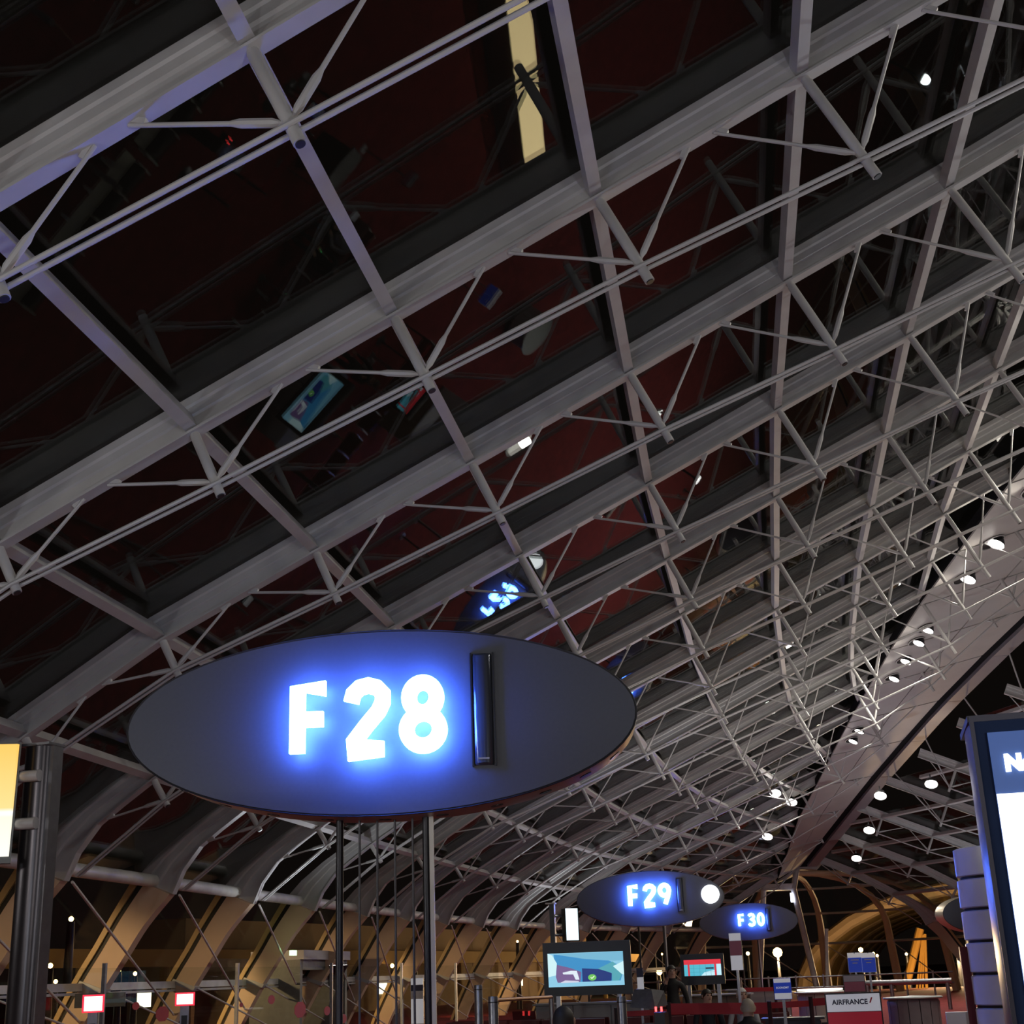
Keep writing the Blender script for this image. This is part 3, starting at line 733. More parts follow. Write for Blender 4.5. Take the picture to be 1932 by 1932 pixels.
for x, w_ in ((-5.6, 'under the sign F29'), (-2.5, 'where the grey blond person sits')): bench(x, 18.3, 5, math.pi, 'row of black leather seats with a pale rear shelf '+w_, 'near seat rows', SEATB, True)
for x, w_ in ((-6.1, 'nearest the gate wall'), (-3.0, 'where two people sit')): bench(x, 24.4, 5, 0, 'row of dark red seats facing the sign F28, '+w_, 'middle seat rows', SEATR)
for x, w_ in ((-6.1, 'nearest the gate wall'), (-3.0, 'behind two seated people')): bench(x, 25.4, 5, math.pi, 'row of dark red seats facing the boarding desks, '+w_, 'back to back seat rows', SEATR)
for x in (-6.5, -3.4): bench(x, 31.3, 5, math.pi, 'row of dark red seats standing before the boarding desks', 'far seat rows', SEATR)
bench(px_x(1508, 15.6), 15.6, 1, math.pi, 'single black seat on a short beam beside the framed poster stand', None, SEATB)
bench(-4.05, 12.45, 4, math.pi, 'row of black seats below the big oval sign', None, SEATB)

# ------------------------------------------------------------------ people
SKIN = mat('skin', (.52, .33, .25), .5); NAVY = mat('navy_jacket', (.012, .014, .022), .8); SHIRT = mat('pale_shirt', (.38, .39, .42), .8)
TROU = mat('dark_trousers', (.025, .025, .03), .8); BLK = mat('black_jacket', (.012, .012, .013), .75); SHOE = mat('black_shoes', (.01, .01, .01), .4)
HAIRD = mat('dark_hair', (.03, .024, .02), .6); HAIRG = mat('grey_blond_hair', (.42, .35, .27), .6); HAIRW = mat('white_hair', (.6, .58, .55), .6); EYE_M = mat('eye_dark', (.02, .02, .02), .2); LIP = mat('lips', (.35, .14, .12), .5)
def person(loc, rz, seated, top, hair, label, lean=0, look=0, raise_arm=False, bald=False, size=1):
    root = empty('person', loc, rz); root.scale = (size, size, size); tag(root, label, 'person')
    V = []; E = []; T = []
    def v(p, r, t): V.append((Vector(p), r)); T.append(t); return len(V)-1
    def e(a, c): E.append((a, c))
    hz = .50 if seated else .90
    pel = v((0, 0, hz), .135, 'leg')
    ab = v((0, .01-lean*.3, hz+.17), .125, 'top'); chs = v((0, .02-lean*.7, hz+.36), .14, 'top'); ups = v((0, .02-lean, hz+.46), .10, 'top'); nk = v((0, .01-lean, hz+.535), .060, 'top')
    hb = v((0, -.005-lean*1.1, hz+.60), .075, 'skin'); hm = v((0, -.01-lean*1.2, hz+.68), .093, 'skin'); ht = v((0, 0-lean*1.2, hz+.755), .07, 'skin')
    for a, c in ((pel, ab), (ab, chs), (chs, ups), (ups, nk), (nk, hb), (hb, hm), (hm, ht)): e(a, c)
    for sg in (-1, 1):
        h = v((.095*sg, -.02, hz-.03), .095, 'leg')
        if seated: kn = v((.12*sg, -.44, hz+.0), .07, 'leg'); an = v((.12*sg, -.40, .10), .048, 'leg'); to = v((.13*sg, -.55, .05), .04, 'shoe')
        else: kn = v((.11*sg, -.03, .48), .07, 'leg'); an = v((.11*sg, .02, .09), .048, 'leg'); to = v((.12*sg, -.14, .045), .04, 'shoe')
        for a, c in ((pel, h), (h, kn), (kn, an), (an, to)): e(a, c)
        sh = v((.185*sg, .02-lean, hz+.43), .065, 'top')
        if seated: el = v((.25*sg, -.06, hz+.17), .048, 'top'); wr = v((.12*sg, -.27, hz+.13), .033, 'top'); d = Vector((-.35*sg, -.9, -.05)).normalized()
        elif raise_arm and sg < 0: el = v((.24*sg, -.12, hz+.16), .048, 'top'); wr = v((.12*sg, -.24, hz+.42), .033, 'top'); d = Vector((.2, -.2, 1)).normalized()
        else: el = v((.27*sg, .03, hz+.15), .048, 'top'); wr = v((.27*sg, -.06, hz-.08), .033, 'top'); d = Vector((0, -.2, -1)).normalized()
        pa = v(V[wr][0]+d*.06, .03, 'skin')
        for a, c in ((ups, sh), (sh, el), (el, wr), (wr, pa)): e(a, c)
        sd = d.cross(Vector((0, 0, 1)) if abs(d.z) < .8 else Vector((0, 1, 0))).normalized(); dn = Vector((0, 0, -1)) if abs(d.z) < .8 else Vector((0, -1, 0))
        for q, (o_, L) in enumerate(((-.030, .065), (-.010, .08), (.010, .075), (.030, .06))):
            k0 = v(V[pa][0]+d*.035+sd*o_, .0095, 'skin'); k1 = v(V[pa][0]+d*(.035+L*.55)+sd*o_*1.15+dn*.008, .009, 'skin'); k2 = v(V[pa][0]+d*(.03+L)+sd*o_*1.15+dn*.03, .008, 'skin')
            e(pa, k0); e(k0, k1); e(k1, k2)
        t0 = v(V[wr][0]+d*.045-sd*.04*sg*(-1 if seated else 1), .011, 'skin'); t1 = v(V[wr][0]+d*.085-sd*.058*sg*(-1 if seated else 1)+dn*.012, .0095, 'skin'); e(pa, t0); e(t0, t1)
    me = bpy.data.meshes.new('body'); me.from_pydata([p for p, r in V], E, [])
    o = bpy.data.objects.new('body', me)
    mdf = o.modifiers.new('skin', 'SKIN'); mdf.use_smooth_shade = True
    sv = me.skin_vertices[0].data if me.skin_vertices else None
    if sv is None:
        bm = bmesh.new(); bm.from_mesh(me); bm.verts.layers.skin.verify(); bm.to_mesh(me); bm.free(); sv = me.skin_vertices[0].data
    for q, (p, r) in enumerate(V): sv[q].radius = (r, r*(.78 if T[q] == 'top' and r > .09 else 1)); sv[q].use_root = (q == 0)
    o.modifiers.new('sub', 'SUBSURF').levels = 1; o.modifiers['sub'].render_levels = 1
    me2 = bake(o)
    bpy.data.objects.remove(o); me2.materials.clear()
    mm = {'skin': 0, 'top': 1, 'leg': 2, 'shoe': 3}
    for x in (SKIN, top, TROU, SHOE): me2.materials.append(x)
    PA = np.array([V[a][0] for a, c in E]); PB = np.array([V[c][0] for a, c in E]); AB = PB-PA; LL = (AB**2).sum(1)
    for pg in me2.polygons:
        cpt = np.array(pg.center); t = np.clip(((cpt-PA)*AB).sum(1)/LL, 0, 1); dd = ((PA+AB*t[:, None]-cpt)**2).sum(1); j = int(dd.argmin())
        pg.material_index = mm[T[E[j][0] if t[j] < .5 else E[j][1]]]; pg.use_smooth = True
    bo = bpy.data.objects.new('body', me2); COL.objects.link(bo); bo.parent = root
    hc = V[hm][0]; ca, sa = math.cos(look), math.sin(look)
    def hp(x, y, z): return (hc.x+x*ca-y*sa, hc.y+x*sa+y*ca, hc.z+z)
    # hair cap
    vs = []; rings = []
    lows = -.02 if not bald else -.01
    for q in range(7):
        ph = math.radians(-8+q*16.3); z = .118*math.sin(ph); r = .104*math.cos(ph)
        ring = []
        for k in range(18):
            t = 2*math.pi*k/18; x, y = r*math.cos(t)*.92, r*math.sin(t)*1.05+.012
            zz = z+.015 if math.sin(t) < -.35 and q < 2 else z
            if math.sin(t) < -.35 and q < 2: y += .03; zz = .06
            if math.sin(t) > .3 and q == 0: zz = -.055
            ring.append(hp(x, y, zz+.005))
        rings.append(ring)
    MB().loft(rings).build('hair', hair, root, True, local=True)
    for sg in (-1, 1):
        MB().lathe([(.003, -.011), (.010, -.006), (.012, 0), (.010, .006), (.003, .011)], hp(.034*sg, -.083, .012), 10).build('eye', EYE_M, root, True, local=True)
        MB().lathe([(.008, -.032), (.02, -.015), (.022, .012), (.010, .03)], hp(.094*sg, .01, -.005), 10, .6, 1).build('ear', SKIN, root, True, local=True)
    MB().lathe([(.016, -.028), (.017, -.018), (.010, .012), (.006, .02)], hp(0, -.098, -.01), 10, .8, 1).build('nose', SKIN, root, True, local=True)
    MB().lathe([(.012, -.006), (.018, 0), (.012, .006)], hp(0, -.082, -.052), 10, 1.2, .5).build('mouth', LIP, root, True, local=True)
    return root
person((px_x(1268, 28), 28, 0), .1, False, BLK, HAIRD, 'standing person in dark clothes lifting one hand to the face', raise_arm=True, look=.3)
person((px_x(1331, 24.3), 24.35, .04), .2, True, NAVY, HAIRD, 'seated person with short dark hair and navy top facing this way', look=.5, size=.96)
person((px_x(1397, 24.3), 24.35, .04), .1, True, SHIRT, HAIRW, 'seated person with white hair and pale shirt behind the banner pole', look=.4, size=.96)
person((px_x(1406, 18.2), 18.25, .04), math.pi, True, BLK, HAIRG, 'seated person with grey blond hair and black jacket seen from behind', lean=.0, look=.2, size=.92)
person((px_x(1060, 12.4), 12.40, .04), math.pi, True, NAVY, HAIRD, 'seated person with dark hair below the cartoon monitor, back turned', look=0)

# ------------------------------------------------------------------ belt barriers
STEELP = mat('barrier_post_metal', (.10, .10, .11), .3, .7); REDB = mat('red_belt', (.50, .03, .04), .6)
def belt(pxa, pxb, Y, zc, label, group=None, posts=(0, 1), hh=.05, Y2=None):
    a, b_ = at(pxa[0], pxa[1], Y), at(pxb[0], pxb[1], Y2 or Y)
    root = empty('belt_barrier', (a.x, a.y, 0)); tag(root, label, 'barrier', group)
    MB().beam(a-Vector((0, 0, hh)), b_-Vector((0, 0, hh)), .012, hh*2).build('belt', REDB, root)
    for q, p in ((0, a), (1, b_)):
        if q in posts:
            MB().lathe([(.17, 0), (.17, .015), (.03, .04), (.03, p.z+.08), (.034, p.z+.09)], (p.x, p.y, 0), 14).build('post', STEELP, root, True)
belt((1262, 1904), (1452, 1902), 20.6, 0, 'red retractable belt barrier in front of the seated people', hh=.075)
belt((1455, 1897), (1530, 1893), 20.8, 0, 'red retractable belt barrier reaching the framed poster stand', hh=.04, posts=(1,))
belt((1163, 1914), (1258, 1909), 20.0, 0, 'red retractable belt barrier beside the boarding podium', hh=.035, posts=(0,))
belt((1394, 1868), (1462, 1866), 30, 0, 'thin red belt barrier behind the seat rows', hh=.04)
belt((1534, 1891), (1572, 1888), 21, 0, 'short red belt barrier before the white counter', hh=.05, posts=(1,))

# ------------------------------------------------------------------ printed stands
def card(px, Y, name, label, bands, stand=True, frame=BLACK, bw=.012, texts=()):
    x0, y0, x1, y1 = px; a, b_ = rect_px(x0, y0, x1, y1, Y); cx = (a.x+b_.x)/2; w_ = (b_.x-a.x)/2
    root = empty(name, (cx, Y, 0), face_yaw(Vector((cx, Y, 0)))*.5); tag(root, label, 'sign')
    z0, z1 = a.z, b_.z
    MB().box((-w_, 0, z0), (w_, .03, z1)).build('frame', frame, root, local=True)
    for v0, v1, m_ in bands:
        MB().box((-w_+bw, -.006, z0+bw+(z1-z0-2*bw)*v0), (w_-bw, 0, z0+bw+(z1-z0-2*bw)*v1)).build('printed_panel', m_, root, local=True)
    if stand:
        MB().box((-.02, .01, 0), (.02, .04, z0)).build('stand_post', GREYM, root, local=True)
        MB().lathe([(.10, 0), (.10, .02), (.03, .03)], (0, .02, 0), 16).build('stand_base', GREYM, root, True, local=True)
    for txt, size, m_, u, v, al in texts:
        text_part(txt, size, m_, root, -w_+2*w_*u, z0+(z1-z0)*v, -.009, .0015, al, bold=size*.03)
    return root
PW = mat('print_white_glow', (.75, .75, .80), .5, emit=(.75, .78, .85), es=.25); PR = mat('print_red_glow', (.45, .02, .045), .5, emit=(.5, .02, .04), es=.18); PB = mat('print_blue_glow', (.015, .035, .32), .5, emit=(.02, .06, .5), es=.3)  # white, red and blue prints are given a faint glow
PN = mat('print_navy', (.012, .015, .06), .5); PK = mat('print_pink', (.40, .12, .18), .5); PG = mat('print_grey', (.45, .45, .5), .5)
af = card((1567, 1871, 1661, 1990), 14, 'poster_stand', 'black framed floor poster reading AIRFRANCE over red with SKY', [(.70, 1, PW), (0, .69, PR)], stand=False, texts=(('AIRFRANCE', .062, PN, .44, .845, 'CENTER'), ('SKY', .10, PW, .13, .40, 'LEFT')))
wq = (at(1661, 1900, 14).x-at(1567, 1900, 14).x)/2
MB().poly([(wq*.64, at(1600, 1893, 14).z), (wq*.70, at(1600, 1893, 14).z), (wq*.79, at(1600, 1883, 14).z), (wq*.73, at(1600, 1883, 14).z)], -.012, -.006).build('logo_stroke', mat('logo_red', (.5, .01, .03), .5), af, local=True)
zb_ = at(1600, 1990, 14).z
for sx in (-1, 1): MB().box((sx*(wq-.02)-.015, .0, 0), (sx*(wq-.02)+.015, .03, zb_+.01)).build('leg', BLACK, af, local=True)
card((1593, 1838, 1631, 1873), 24, 'small_sign', 'small pink and grey sign above the framed poster stand', [(.62, 1, PG), (0, .6, PK)], texts=())
card((1462, 1845, 1491, 1886), 20, 'card_stand', 'upright blue and white card reading ECONOMY on a stand', [(.80, 1, PW), (.30, .79, PB), (0, .29, PW)], frame=PB, bw=.004, texts=(('ECONOMY', .034, PW, .5, .55, 'CENTER'),))
for k, (xa, xb) in enumerate(((1602, 1624), (1628, 1650))):
    r_ = card((xa, 1797, xb, 1835), 30, 'hanging_banner', ('blue banner with white head beside its twin, nearer the monitors', 'blue banner with white head beside its twin, nearer the clad pillar')[k], [(.76, 1, PW), (0, .75, PB)], frame=PW, bw=.003)
    z_ = at(1615, 1815, 30).z
    for dz, ww in ((.04, .08), (-.02, .05)): MB().box((-ww, -.009, z_+dz-.008), (ww, -.006, z_+dz+.008)).build('printed_line', PG, r_, local=True)
    MB().poly([(-.005, z_+.16), (.01, z_+.16), (.03, z_+.20), (.015, z_+.20)], -.01, -.006).build('printed_mark', PN, r_, local=True)
card((1380, 1760, 1397, 1831), 22, 'pole_banner', 'narrow red and white banner on top of a thin pole', [(.80, 1, PW), (.40, .79, PK), (0, .39, PW)], frame=PG, bw=.004)
card((776, 1845, 798, 1932), 30, 'notice_post', 'white and blue notice panel on a post behind the sign posts', [(.86, 1, PW), (.72, .85, PN), (.55, .71, PG), (0, .54, PW)], frame=GREYM, bw=.004)
card((1203, 1826, 1213, 1868), 24, 'notice_strip', 'narrow dark and white notice strip beside the cartoon monitor', [(.6, 1, PN), (0, .58, PW)], frame=BLACK, bw=.003)
card((145, 1872, 232, 1902), 23, 'dim_notice', 'dim grey notice board behind the red beacon', [(0, 1, mat('dim_notice_grey', (.12, .12, .11), .6))], frame=DARK, bw=.01)

# ------------------------------------------------------------------ boarding furniture
def desk(name, label, cat, x, y, w_, d_, h_, m_, rz=0, panels=3, topm=None, overhang=.05):
    root = empty(name, (x, y, 0), rz); tag(root, label, cat)
    MB().box((-w_/2+.02, -d_/2+.02, 0), (w_/2-.02, d_/2-.02, h_-.03)).build('body', DARK, root, local=True)
    pw = w_/panels
    for k in range(panels): MB().box((-w_/2+k*pw+.008, -d_/2, .08), (-w_/2+(k+1)*pw-.008, -d_/2+.02, h_-.05)).build('front_panel', m_, root, local=True)
    MB().box((-w_/2-overhang, -d_/2-overhang, h_-.03), (w_/2+overhang, d_/2+overhang, h_)).build('worktop', topm or m_, root, local=True)
    return root
GP = mat('grey_panel', (.26, .26, .28), .5, var=.05); BR = mat('brown_panel', (.16, .13, .11), .5); LG = mat('light_grey_panel', (.42, .42, .45), .5)
desk('boarding_desk', 'grey boarding desk behind the cartoon monitor', 'desk', px_x(1120, 27.4), 27.4, 2.2, .6, 1.08, GP)
desk('boarding_desk', 'brown boarding desk behind the seated people', 'desk', px_x(1350, 33), 33, 1.5, .6, 1.06, BR, topm=LG)
desk('boarding_desk', 'light grey boarding desk beside the pole banner', 'desk', px_x(1425, 35), 35, 1.3, .6, 1.12, LG)
lamp('SPOT', 'desk_fill_spot', (px_x(1425, 35), 35.1, 1.3), FILL_UPLIGHT_W*.9, (1, .96, .92), .15, (px_x(1425, 35), 35.3, 9), 2.7, .6)  # added upward fill spot over the desk, brightens the roof
desk('boarding_desk', 'low light grey desk under the sign F30', 'desk', px_x(1448, 38), 38, 1.1, .6, .98, LG)
desk('boarding_desk', 'dark desk with a white label behind the belt', 'desk', px_x(1490, 22.6), 22.6, .85, .4, .86, DARK)
# slanted scanner podium with red lamps
p = at(1222, 1880, 19); root = empty('scanner_podium', (p.x, p.y, 0), -.1); tag(root, 'slanted grey boarding pass scanner podium with red lamps', 'scanner')
MB().box((-.12, 0, 0), (.12, .3, .95)).build('column', DARK, root, local=True)
z_ = at(1222, 1895, 19).z; z2 = at(1222, 1866, 19).z
MB().hexa([(-.22, -.1, z_-.03), (.12, -.1, z_-.06), (.2, .25, z_-.02), (-.2, .25, z_-.02), (-.19, .02, z2), (.05, .02, z2), (.16, .26, z2-.03), (-.18, .26, z2)]).build('scanner_head', GREYM, root, local=True)
for dx in (.13, .205):
    MB().tube([(dx, -.12, z_-.09), (dx, -.12, z_-.03)], .014, 8).build('red_lamp', emi('red_lamp', (1, .05, .05), 6), root, local=True)
MB().box((.1, -.11, .9), (.24, .1, z_-.1)).build('lamp_block', BLACK, root, local=True)

# round counters
def round_counter(px, Y, rpx, label, m_, topm, h_, lit=False):
    x = px_x(px, Y); r = rpx*Y*1.03/2586
    root = empty('round_counter', (x, Y, 0)); tag(root, label, 'counter')
    MB().lathe([(r*.98, 0), (r*.98, .14), (r*.93, .15), (r*.93, h_-.04)], (0, 0, 0), 48).build('core', DARK, root, True, local=True)
    n = 14
    for k in range(n):
        t0, t1 = 2*math.pi*(k+.04)/n, 2*math.pi*(k+.96)/n; ring = []
        for rr, z in ((r, .16), (r, h_*.72), (r*1.02, h_*.86), (r*.97, h_-.06), (r*.93, h_-.05), (r*.92, .17)):
            ring.append((rr, z))
        secs = [[(rr*math.cos(t), rr*math.sin(t), z) for rr, z in ring] for t in [t0+(t1-t0)*q/4 for q in range(5)]]
        MB().loft(secs).build('side_panel', m_, root, True, local=True)
    MB().lathe([(r*1.12, h_-.04), (r*1.16, h_-.02), (r*1.14, h_), (.02, h_+.03)], (0, 0, 0), 48).build('top_disc', topm, root, True, local=True)
    if lit: lamp('SPOT', 'counter_fill_spot', (x, Y, h_+.2), FILL_UPLIGHT_W*1.6, (1, .96, .9), .2, (x, Y, 9), 2.7, .6, root)  # upward spot added to brighten the far roof
    if lit: MB().lathe([(r*1.0, h_+.03), (r*1.0, h_+.07)], (0, 0, 0), 40).build('light_band', emi('counter_light', (1, .95, .85), 2.0), root, True, local=True)
round_counter(1718, 36, 42, 'round grey panelled counter with a disc top on the red carpet', GP, mat('pale_disc', (.38, .42, .41), .35), .80)
round_counter(1545, 40, 38, 'round white lit counter behind the belt barrier', mat('warm_white_panel', (.62, .58, .50), .5), WHITE, .92, True)

root = empty('glow_strip', (3.25, 26.3, 0), .21); tag(root, 'unseen added low box with a glowing cream top, mirrored in the roof glass', 'counter')  # added out of view so the roof glass reflects a cream strip
MB().box((-.3, -3.3, .05), (.3, 3.3, .92)).build('body', BR, root, local=True)
MB().box((-.34, -3.35, .92), (.34, 3.35, .97)).build('glow_top', emi('cream_glow', (1, .76, .38), 6), root, local=True)

# ------------------------------------------------------------------ glass balustrade with round red stickers, beacons
RED_ST = mat('red_sticker', (.42, .012, .02), .6)
bal_y = [13.2+4.1*k for k in range(7)]
for k in range(6):
    y0, y1 = bal_y[k], bal_y[k+1]; x = -10.0
    root = empty('glass_screen', (x, y0, 0)); tag(root, '%s clear glass partition panel with slim post, counted from the dark screen totem' % ORD[k+1], 'partition', 'glass partition panels')
    MB().box((x-.008, y0+.05, .08), (x+.008, y1-.05, 1.9)).build('pane', CLEAR, root)
    MB().box((x-.025, y0-.025, 0), (x+.025, y0+.025, 1.96)).build('post', GREYM, root)
    MB().box((x-.02, y0+.03, .04), (x+.02, y1-.03, .09)).build('bottom_rail', GREYM, root)
def sticker(px, py, rp, sides, Xp=-9.985):
    d = RT*((px-966)/FPX)-UP*((py-966)/FPX)+FW; t = Xp/d.x; p = Vector((0, 0, EYE))+d*t; r = rp*t*1.02/FPX
    n = sides; o = MB().loft([[(Xp+dx, p.y+r*1.9*math.cos(2*math.pi*(k+.5)/n), p.z+r*math.sin(2*math.pi*(k+.5)/n)) for k in range(n)] for dx in (0, .004)]).build('red_sticker', RED_ST)
    return o
for px, py, rp, sd, lb in ((306, 1913, 14, 8, 'large dark red octagonal sticker on the glass partition'), (566, 1905, 15, 8, 'large bright red sticker on the glass partition by the jet bridge door'), (512, 1886, 8, 20, 'small round red sticker on glass before the jet bridge door'),
                       (617, 1907, 8, 20, 'small red sticker on glass beside the dark sign post'), (648, 1922, 8, 20, 'dark red sticker on glass behind the sign cables'), (256, 1898, 7, 20, 'small dim red sticker on glass between the two beacons'), (455, 1896, 4, 20, 'tiny red sticker on glass by an arch')):
    tag(sticker(px, py, rp, sd), lb, 'sticker')
def beacon(px0, py0, px1, py1, Y, label):
    a, b_ = rect_px(px0, py0, px1, py1, Y); cx = (a.x+b_.x)/2; w_ = (b_.x-a.x)/2
    root = empty('red_beacon', (cx, Y, 0), face_yaw(Vector((cx, Y, 0)))); tag(root, label, 'beacon')
    MB().box((-w_, 0, a.z), (w_, .12, b_.z)).build('red_case', emi('beacon_red', (1, .02, .05), 1.6), root, local=True)
    MB().box((-w_*.82, -.012, a.z+w_*.15), (w_*.82, 0, b_.z-w_*.15)).build('lit_face', emi('beacon_face', (1, .62, .50), 4), root, local=True)
    MB().box((-w_*.45, .02, 0), (w_*.45, .10, a.z)).build('post', GREYM, root, local=True)
    MB().box((-w_*.3, .008, .4), (w_*.3, .02, a.z-.12)).build('slot', BLACK, root, local=True)
beacon(157, 1876, 195, 1911, 15, 'red lit square beacon on a grey post beside the dark totem post')
beacon(332, 1872, 366, 1898, 17.5, 'red lit square beacon on a grey post at the second glass panel')
# stanchion columns near the partition
for px, y0, Y, lb in ((902, 1858, 17, 'short round metal bollard with a bright cap'), (930, 1880, 14, 'thicker brushed metal bollard at the glass gate'), (1172, 1880, 15, 'brushed metal bollard below the cartoon monitor')):
    p = at(px, y0, Y); root = empty('bollard', (p.x, p.y, 0)); tag(root, lb, 'bollard')
    MB().lathe([(.05, 0), (.05, p.z-.02), (.045, p.z)], (0, 0, 0), 18).build('column', GREYM, root, True, local=True)
    MB().lathe([(.052, p.z-.06), (.052, p.z-.05)], (0, 0, 0), 18).build('ring', BLACK, root, local=True)
# waist high glass gate between the bollards and the monitor
a, b_ = at(935, 1887, 14), at(1040, 1881, 16.5)
root = empty('glass_gate', (a.x, a.y, 0)); tag(root, 'low glass gate with a copper handrail left of the cartoon monitor', 'gate')
MB().tube([a, b_], .02, 10).build('handrail', mat('copper_rail', (.35, .16, .09), .35, .7), root, True)
MB().hexa([Vector((a.x, a.y, .05)), Vector((b_.x, b_.y, .05)), Vector((b_.x, b_.y+.015, .05)), Vector((a.x, a.y+.015, .05)), Vector((a.x, a.y, a.z-.05)), Vector((b_.x, b_.y, b_.z-.05)), Vector((b_.x, b_.y+.015, b_.z-.05)), Vector((a.x, a.y+.015, a.z-.05))]).build('pane', CLEAR, root)
MB().lathe([(.03, 0), (.03, b_.z)], (b_.x, b_.y, 0), 12).build('end_post', GREYM, root, True)

# jet bridge door in the gate wall
dc = P(-1, LY[8], -3.02, FLOORZ); root = empty('jet_bridge_door', dc, .06); tag(root, 'grey jet bridge doorway with a green exit lamp in the gate wall', 'doorway')
DG = mat('doorway_grey', (.17, .18, .17), .5, var=.1)
MB().box((-1.5, -2.3, 2.25), (.05, 2.0, 2.5)).build('canopy', LG, root, local=True)
MB().box((-1.4, -2.2, 1.98), (-.05, 1.9, 2.25)).build('fascia', DG, root, local=True)
MB().box((-1.5, -2.3, 0), (-.05, -2.1, 2.25)).build('jamb', DG, root, local=True)
MB().box((-1.5, 1.8, 0), (-.05, 2.0, 2.25)).build('jamb', DG, root, local=True)
MB().box((-3.2, -2.3, 0), (-3.1, 2.0, 2.4)).build('inner_wall', mat('brown_inner_wall', (.10, .05, .03), .7, var=.4, scale=2), root, local=True)
p = at(553, 1798, 34); p2 = root.matrix_world.inverted() @ p
MB().box((p2.x-.04, p2.y-.16, p2.z-.06), (p2.x+.04, p2.y+.16, p2.z+.06)).build('exit_lamp', emi('green_white_lamp', (.55, 1, .45), 7), root, local=True)

# ------------------------------------------------------------------ guard rail at the far end
root = empty('guard_rail', (at(1500, 1875, 74).x, 74, 0)); tag(root, 'long metal guard rail before the far apse', 'railing')
for zz in (.55, 1.05):
    MB().tube([Vector((at(1180, 1850, 74).x, 74, zz)), Vector((at(1800, 1850, 74).x, 74, zz))], .04, 8).build('rail', GREYM, root, True)
for k in range(12):
    x = at(1190+52*k, 1850, 74).x; MB().lathe([(.05, 0), (.05, 1.15)], (x, 74, 0), 10).build('rail_post', GREYM, root)
root = empty('pipe_rack', (at(1700, 1875, 52).x, 52, 0)); tag(root, 'low metal portal rail behind the round grey counter', 'railing')
xa, xb = at(1632, 1850, 52).x, at(1795, 1850, 52).x; zt = at(1700, 1853, 52).z
MB().tube([(xa, 52, zt), (xb, 52, zt)], .09, 10).build('rail', GREYM, root, True)
for u in (.02, .3, .95): MB().lathe([(.07, 0), (.07, zt)], (xa+(xb-xa)*u, 52, 0), 10).build('rail_post', GREYM, root, True)
for px, y0, y1, Y in ((1556, 1752, 1880, 79),):
    a = at(px+3, y0, Y); root = empty('slim_mast', (a.x, a.y, 0)); tag(root, 'slim white mast standing beside the ridge support frame', 'mast')
    MB().tube([(a.x-.3, a.y, 0), a], .1, 10).build('pole', WHITE, root, True); MB().lathe([(.2, 0), (.2, .05)], (a.x-.3, a.y, 0), 12).build('base_plate', GREYM, root)

# ------------------------------------------------------------------ outside: neighbour buildings, lamp posts, mast
GOLD = mat('ochre_concrete', (.50, .33, .12), .8, var=.15, scale=.3); BROWN = mat('brown_concrete', (.25, .17, .10), .8, var=.2, scale=.3)
root = empty('neighbour_terminal', (-27, 40, -.6), 0); tag(root, 'long sodium lit neighbouring terminal with an ochre canopy edge outside the gate wall', 'building')
ln = [Vector((-36, 22, 0)), Vector((-29, 40, 0)), Vector((-26, 60, 0)), Vector((-22, 95, 0)), Vector((-21, 130, 0))]
for k in range(4):
    a, e = ln[k], ln[k+1]; n = Vector((-(e-a).y, (e-a).x, 0)).normalized()
    MB().hexa([a+Vector((0, 0, 2.45)), e+Vector((0, 0, 2.45)), e+n*5+Vector((0, 0, 2.6)), a+n*5+Vector((0, 0, 2.6)), a+Vector((0, 0, 3.1)), e+Vector((0, 0, 3.1)), e+n*5+Vector((0, 0, 3.1)), a+n*5+Vector((0, 0, 3.1))]).build('canopy', GOLD, root)
    o = n*5
    if k >= 2: MB().hexa([a+o-Vector((0, 0, .6)), e+o-Vector((0, 0, .6)), e+o+n*3-Vector((0, 0, .6)), a+o+n*3-Vector((0, 0, .6)), a+o+Vector((0, 0, 4.7)), e+o+Vector((0, 0, 4.7)), e+o+n*3+Vector((0, 0, 4.7)), a+o+n*3+Vector((0, 0, 4.7))]).build('wall', BROWN, root)
    for q in range(4):
        p = a.lerp(e, (q+.5)/4)+n*.6; MB().lathe([(.2, -.6), (.2, 2.5)], p, 10).build('column', GOLD, root)
        if (k+q) % 2 == 0:
            pw_ = a.lerp(e, (q+.3)/4)+n*4.9; d = (e-a).normalized()
            MB().hexa([pw_+Vector((0, 0, .9)), pw_+d*.9+Vector((0, 0, .9)), pw_+d*.9+n*.2+Vector((0, 0, .9)), pw_+n*.2+Vector((0, 0, .9)), pw_+Vector((0, 0, 1.5)), pw_+d*.9+Vector((0, 0, 1.5)), pw_+d*.9+n*.2+Vector((0, 0, 1.5)), pw_+n*.2+Vector((0, 0, 1.5))]).build('lit_window', emi('warm_window', (1, .9, .65), 3), root)
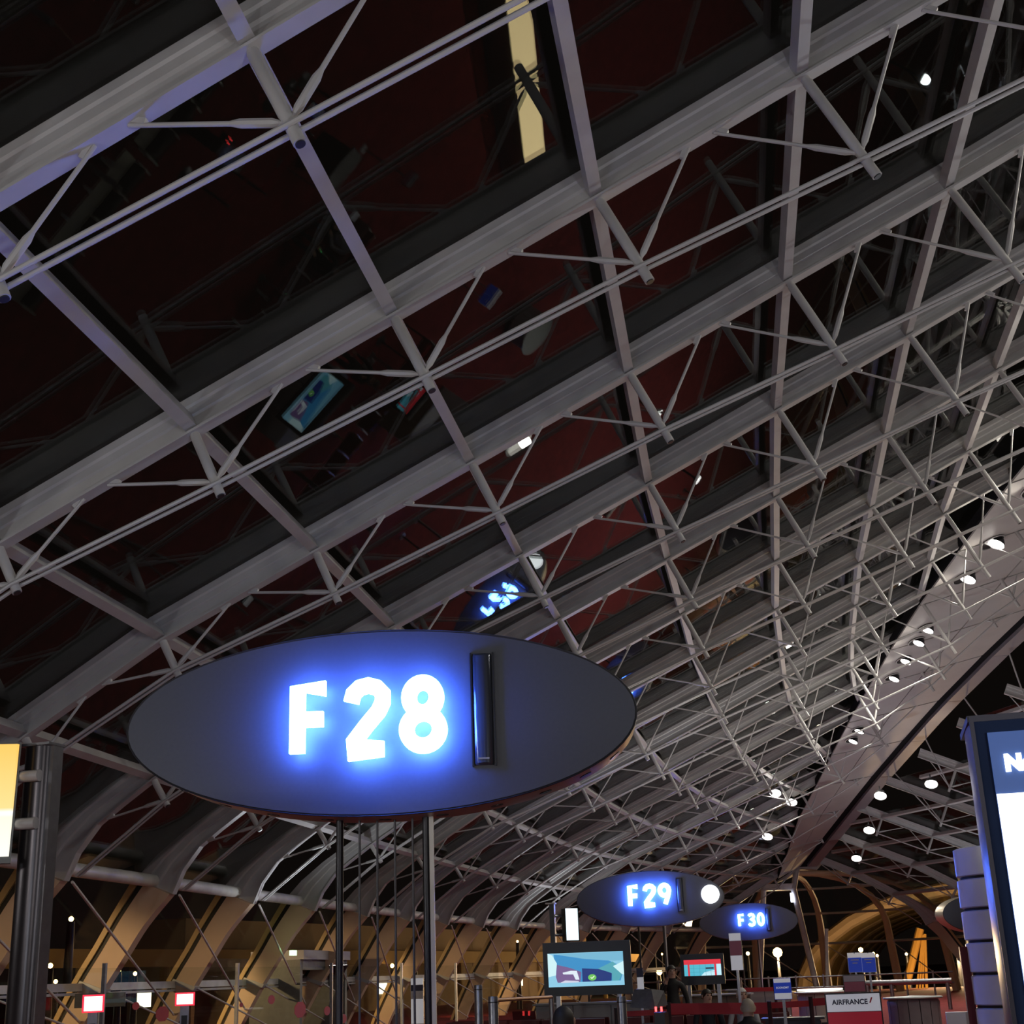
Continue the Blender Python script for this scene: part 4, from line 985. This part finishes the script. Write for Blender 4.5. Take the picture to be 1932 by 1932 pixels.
# arched hall lit gold beyond the far end
root = empty('arched_hall', (8, 150, -.6)); tag(root, 'gold lit arched hall standing outside beyond the far end', 'building')
for k in range(6):
    def sec(y):
        return [Vector((8+13*math.cos(t)*(1-.004*(y-130)), y, 7.4*math.sin(t)-.6)) for t in [math.pi*q/16 for q in range(17)]]
    y0, y1 = 112+16*k, 112+16*(k+1)-.8
    ra, rb = sec(y0), sec(y1); vs = ra+rb; n = 17
    MB().add(vs+[v*1.0+Vector((0, 0, -.3)) for v in vs], [(q, q+1, q+1+n, q+n) for q in range(n-1)]+[(q+2*n, q+3*n, q+1+3*n, q+1+2*n) for q in range(n-1)]).build('shell', GOLD, root, True)
    MB().tube(ra, .5, 8).build('rib', BROWN, root, True)
SOD = (1, .64, .32)
SODM = emi('sodium_globe', (1, .55, .16), 30)
def lamp_post(p, r, label, power, group=None, aim=None):
    root = empty('lamp_post', (p.x, p.y, -.6)); tag(root, label, 'street lamp', group)
    MB().lathe([(.16, -.6), (.09, p.z-r)], (p.x, p.y, 0), 10).build('pole', DARK, root, True)
    MB().lathe([(r*.2, -r), (r*.8, -r*.6), (r, 0), (r*.8, r*.6), (r*.2, r)], p, 16).build('globe', SODM, root, True)
    if power and aim: lamp('SPOT', 'sodium_fill', p+Vector((0, .25, 0)), power, SOD, .2, p+Vector(aim), .95, .5, root)
    elif power: lamp('POINT', 'sodium_lamp', p+Vector((0, -.1, -r-.3)), power, SOD, .6, parent=root)
lamp_post(at(1467, 1797, 130), .42, 'bright orange sodium lamp outside below the sign F30', SODIUM_W*1.5)
lamp_post(at(1805, 1786, 100), .36, 'bright orange sodium lamp outside beside the clad pillar', SODIUM_W)
for px, py, Y, r, lb in ((1411, 1799, 105, .13, 'small sodium lamp outside left of the bright one'), (1624, 1792, 101, .16, 'small yellow lamp outside above the twin banners'), (1244, 1834, 110, .22, 'small orange lamp outside behind the scanner podium'), (1559, 1787, 107, .1, 'small pale lamp far outside right of F30')):
    lamp_post(at(px, py, Y), r, lb, 0)
for px, py, Y in ((1648, 1799, 104), (1655, 1803, 106), (1710, 1800, 108), (520, 1822, 50), (605, 1832, 60), (622, 1834, 62), (740, 1822, 70), (225, 1830, 45), (255, 1837, 47), (60, 1830, 40), (95, 1822, 36), (90, 1843, 40), (105, 1852, 44), (1236, 1795, 140), (1249, 1800, 150)):
    lamp_post(at(px, py, Y), .1 if Y > 50 else .07, 'tiny distant apron light outside the glazing', 0, 'distant apron lights')
for p, e in (((-17.6, 9, 3.3), .8), ((-18.0, 19, 3.3), .7), ((-18.9, 31, 3.3), .6), ((-19.3, 44, 3.3), .5), ((-19.0, 58, 3.3), .5), ((-18, 72, 3.3), .4), ((6, 103, 8), 1.1), ((24, 108, 9), 1.2)):  # added lamps, throw warm light on the arches and outside hall
    lamp_post(Vector(p), .06, 'added orange sodium lamp on the apron close to the glazed wall', SODIUM_W*.16*e, 'added apron lamps close to the glazing', (.24, 1, -.36) if p[0] < 0 else None)
root = empty('splayed_mast', (at(1725, 1872, 92).x, 92, -.6)); tag(root, 'splayed ochre mast of leaning struts lit orange outside the far wall', 'mast')
for (xa, ya), (xb, yb), r in (((1736, 1752), (1699, 1874), .24), ((1741, 1764), (1724, 1874), .06), ((1742, 1764), (1731, 1874), .06), ((1743, 1764), (1738, 1874), .06), ((1745, 1762), (1747, 1874), .09)):
    MB().tube([at(xa, ya, 92), at(xb, yb, 92)-Vector((0, 0, .6))], r, 8).build('strut', GOLD, root, True)
lamp('SPOT', 'mast_flood', at(1760, 1850, 86), SODIUM_W*.25, (1, .5, .14), .3, at(1725, 1800, 92), 1.2, .6, root)

bpy.data.scenes.remove(TMP)
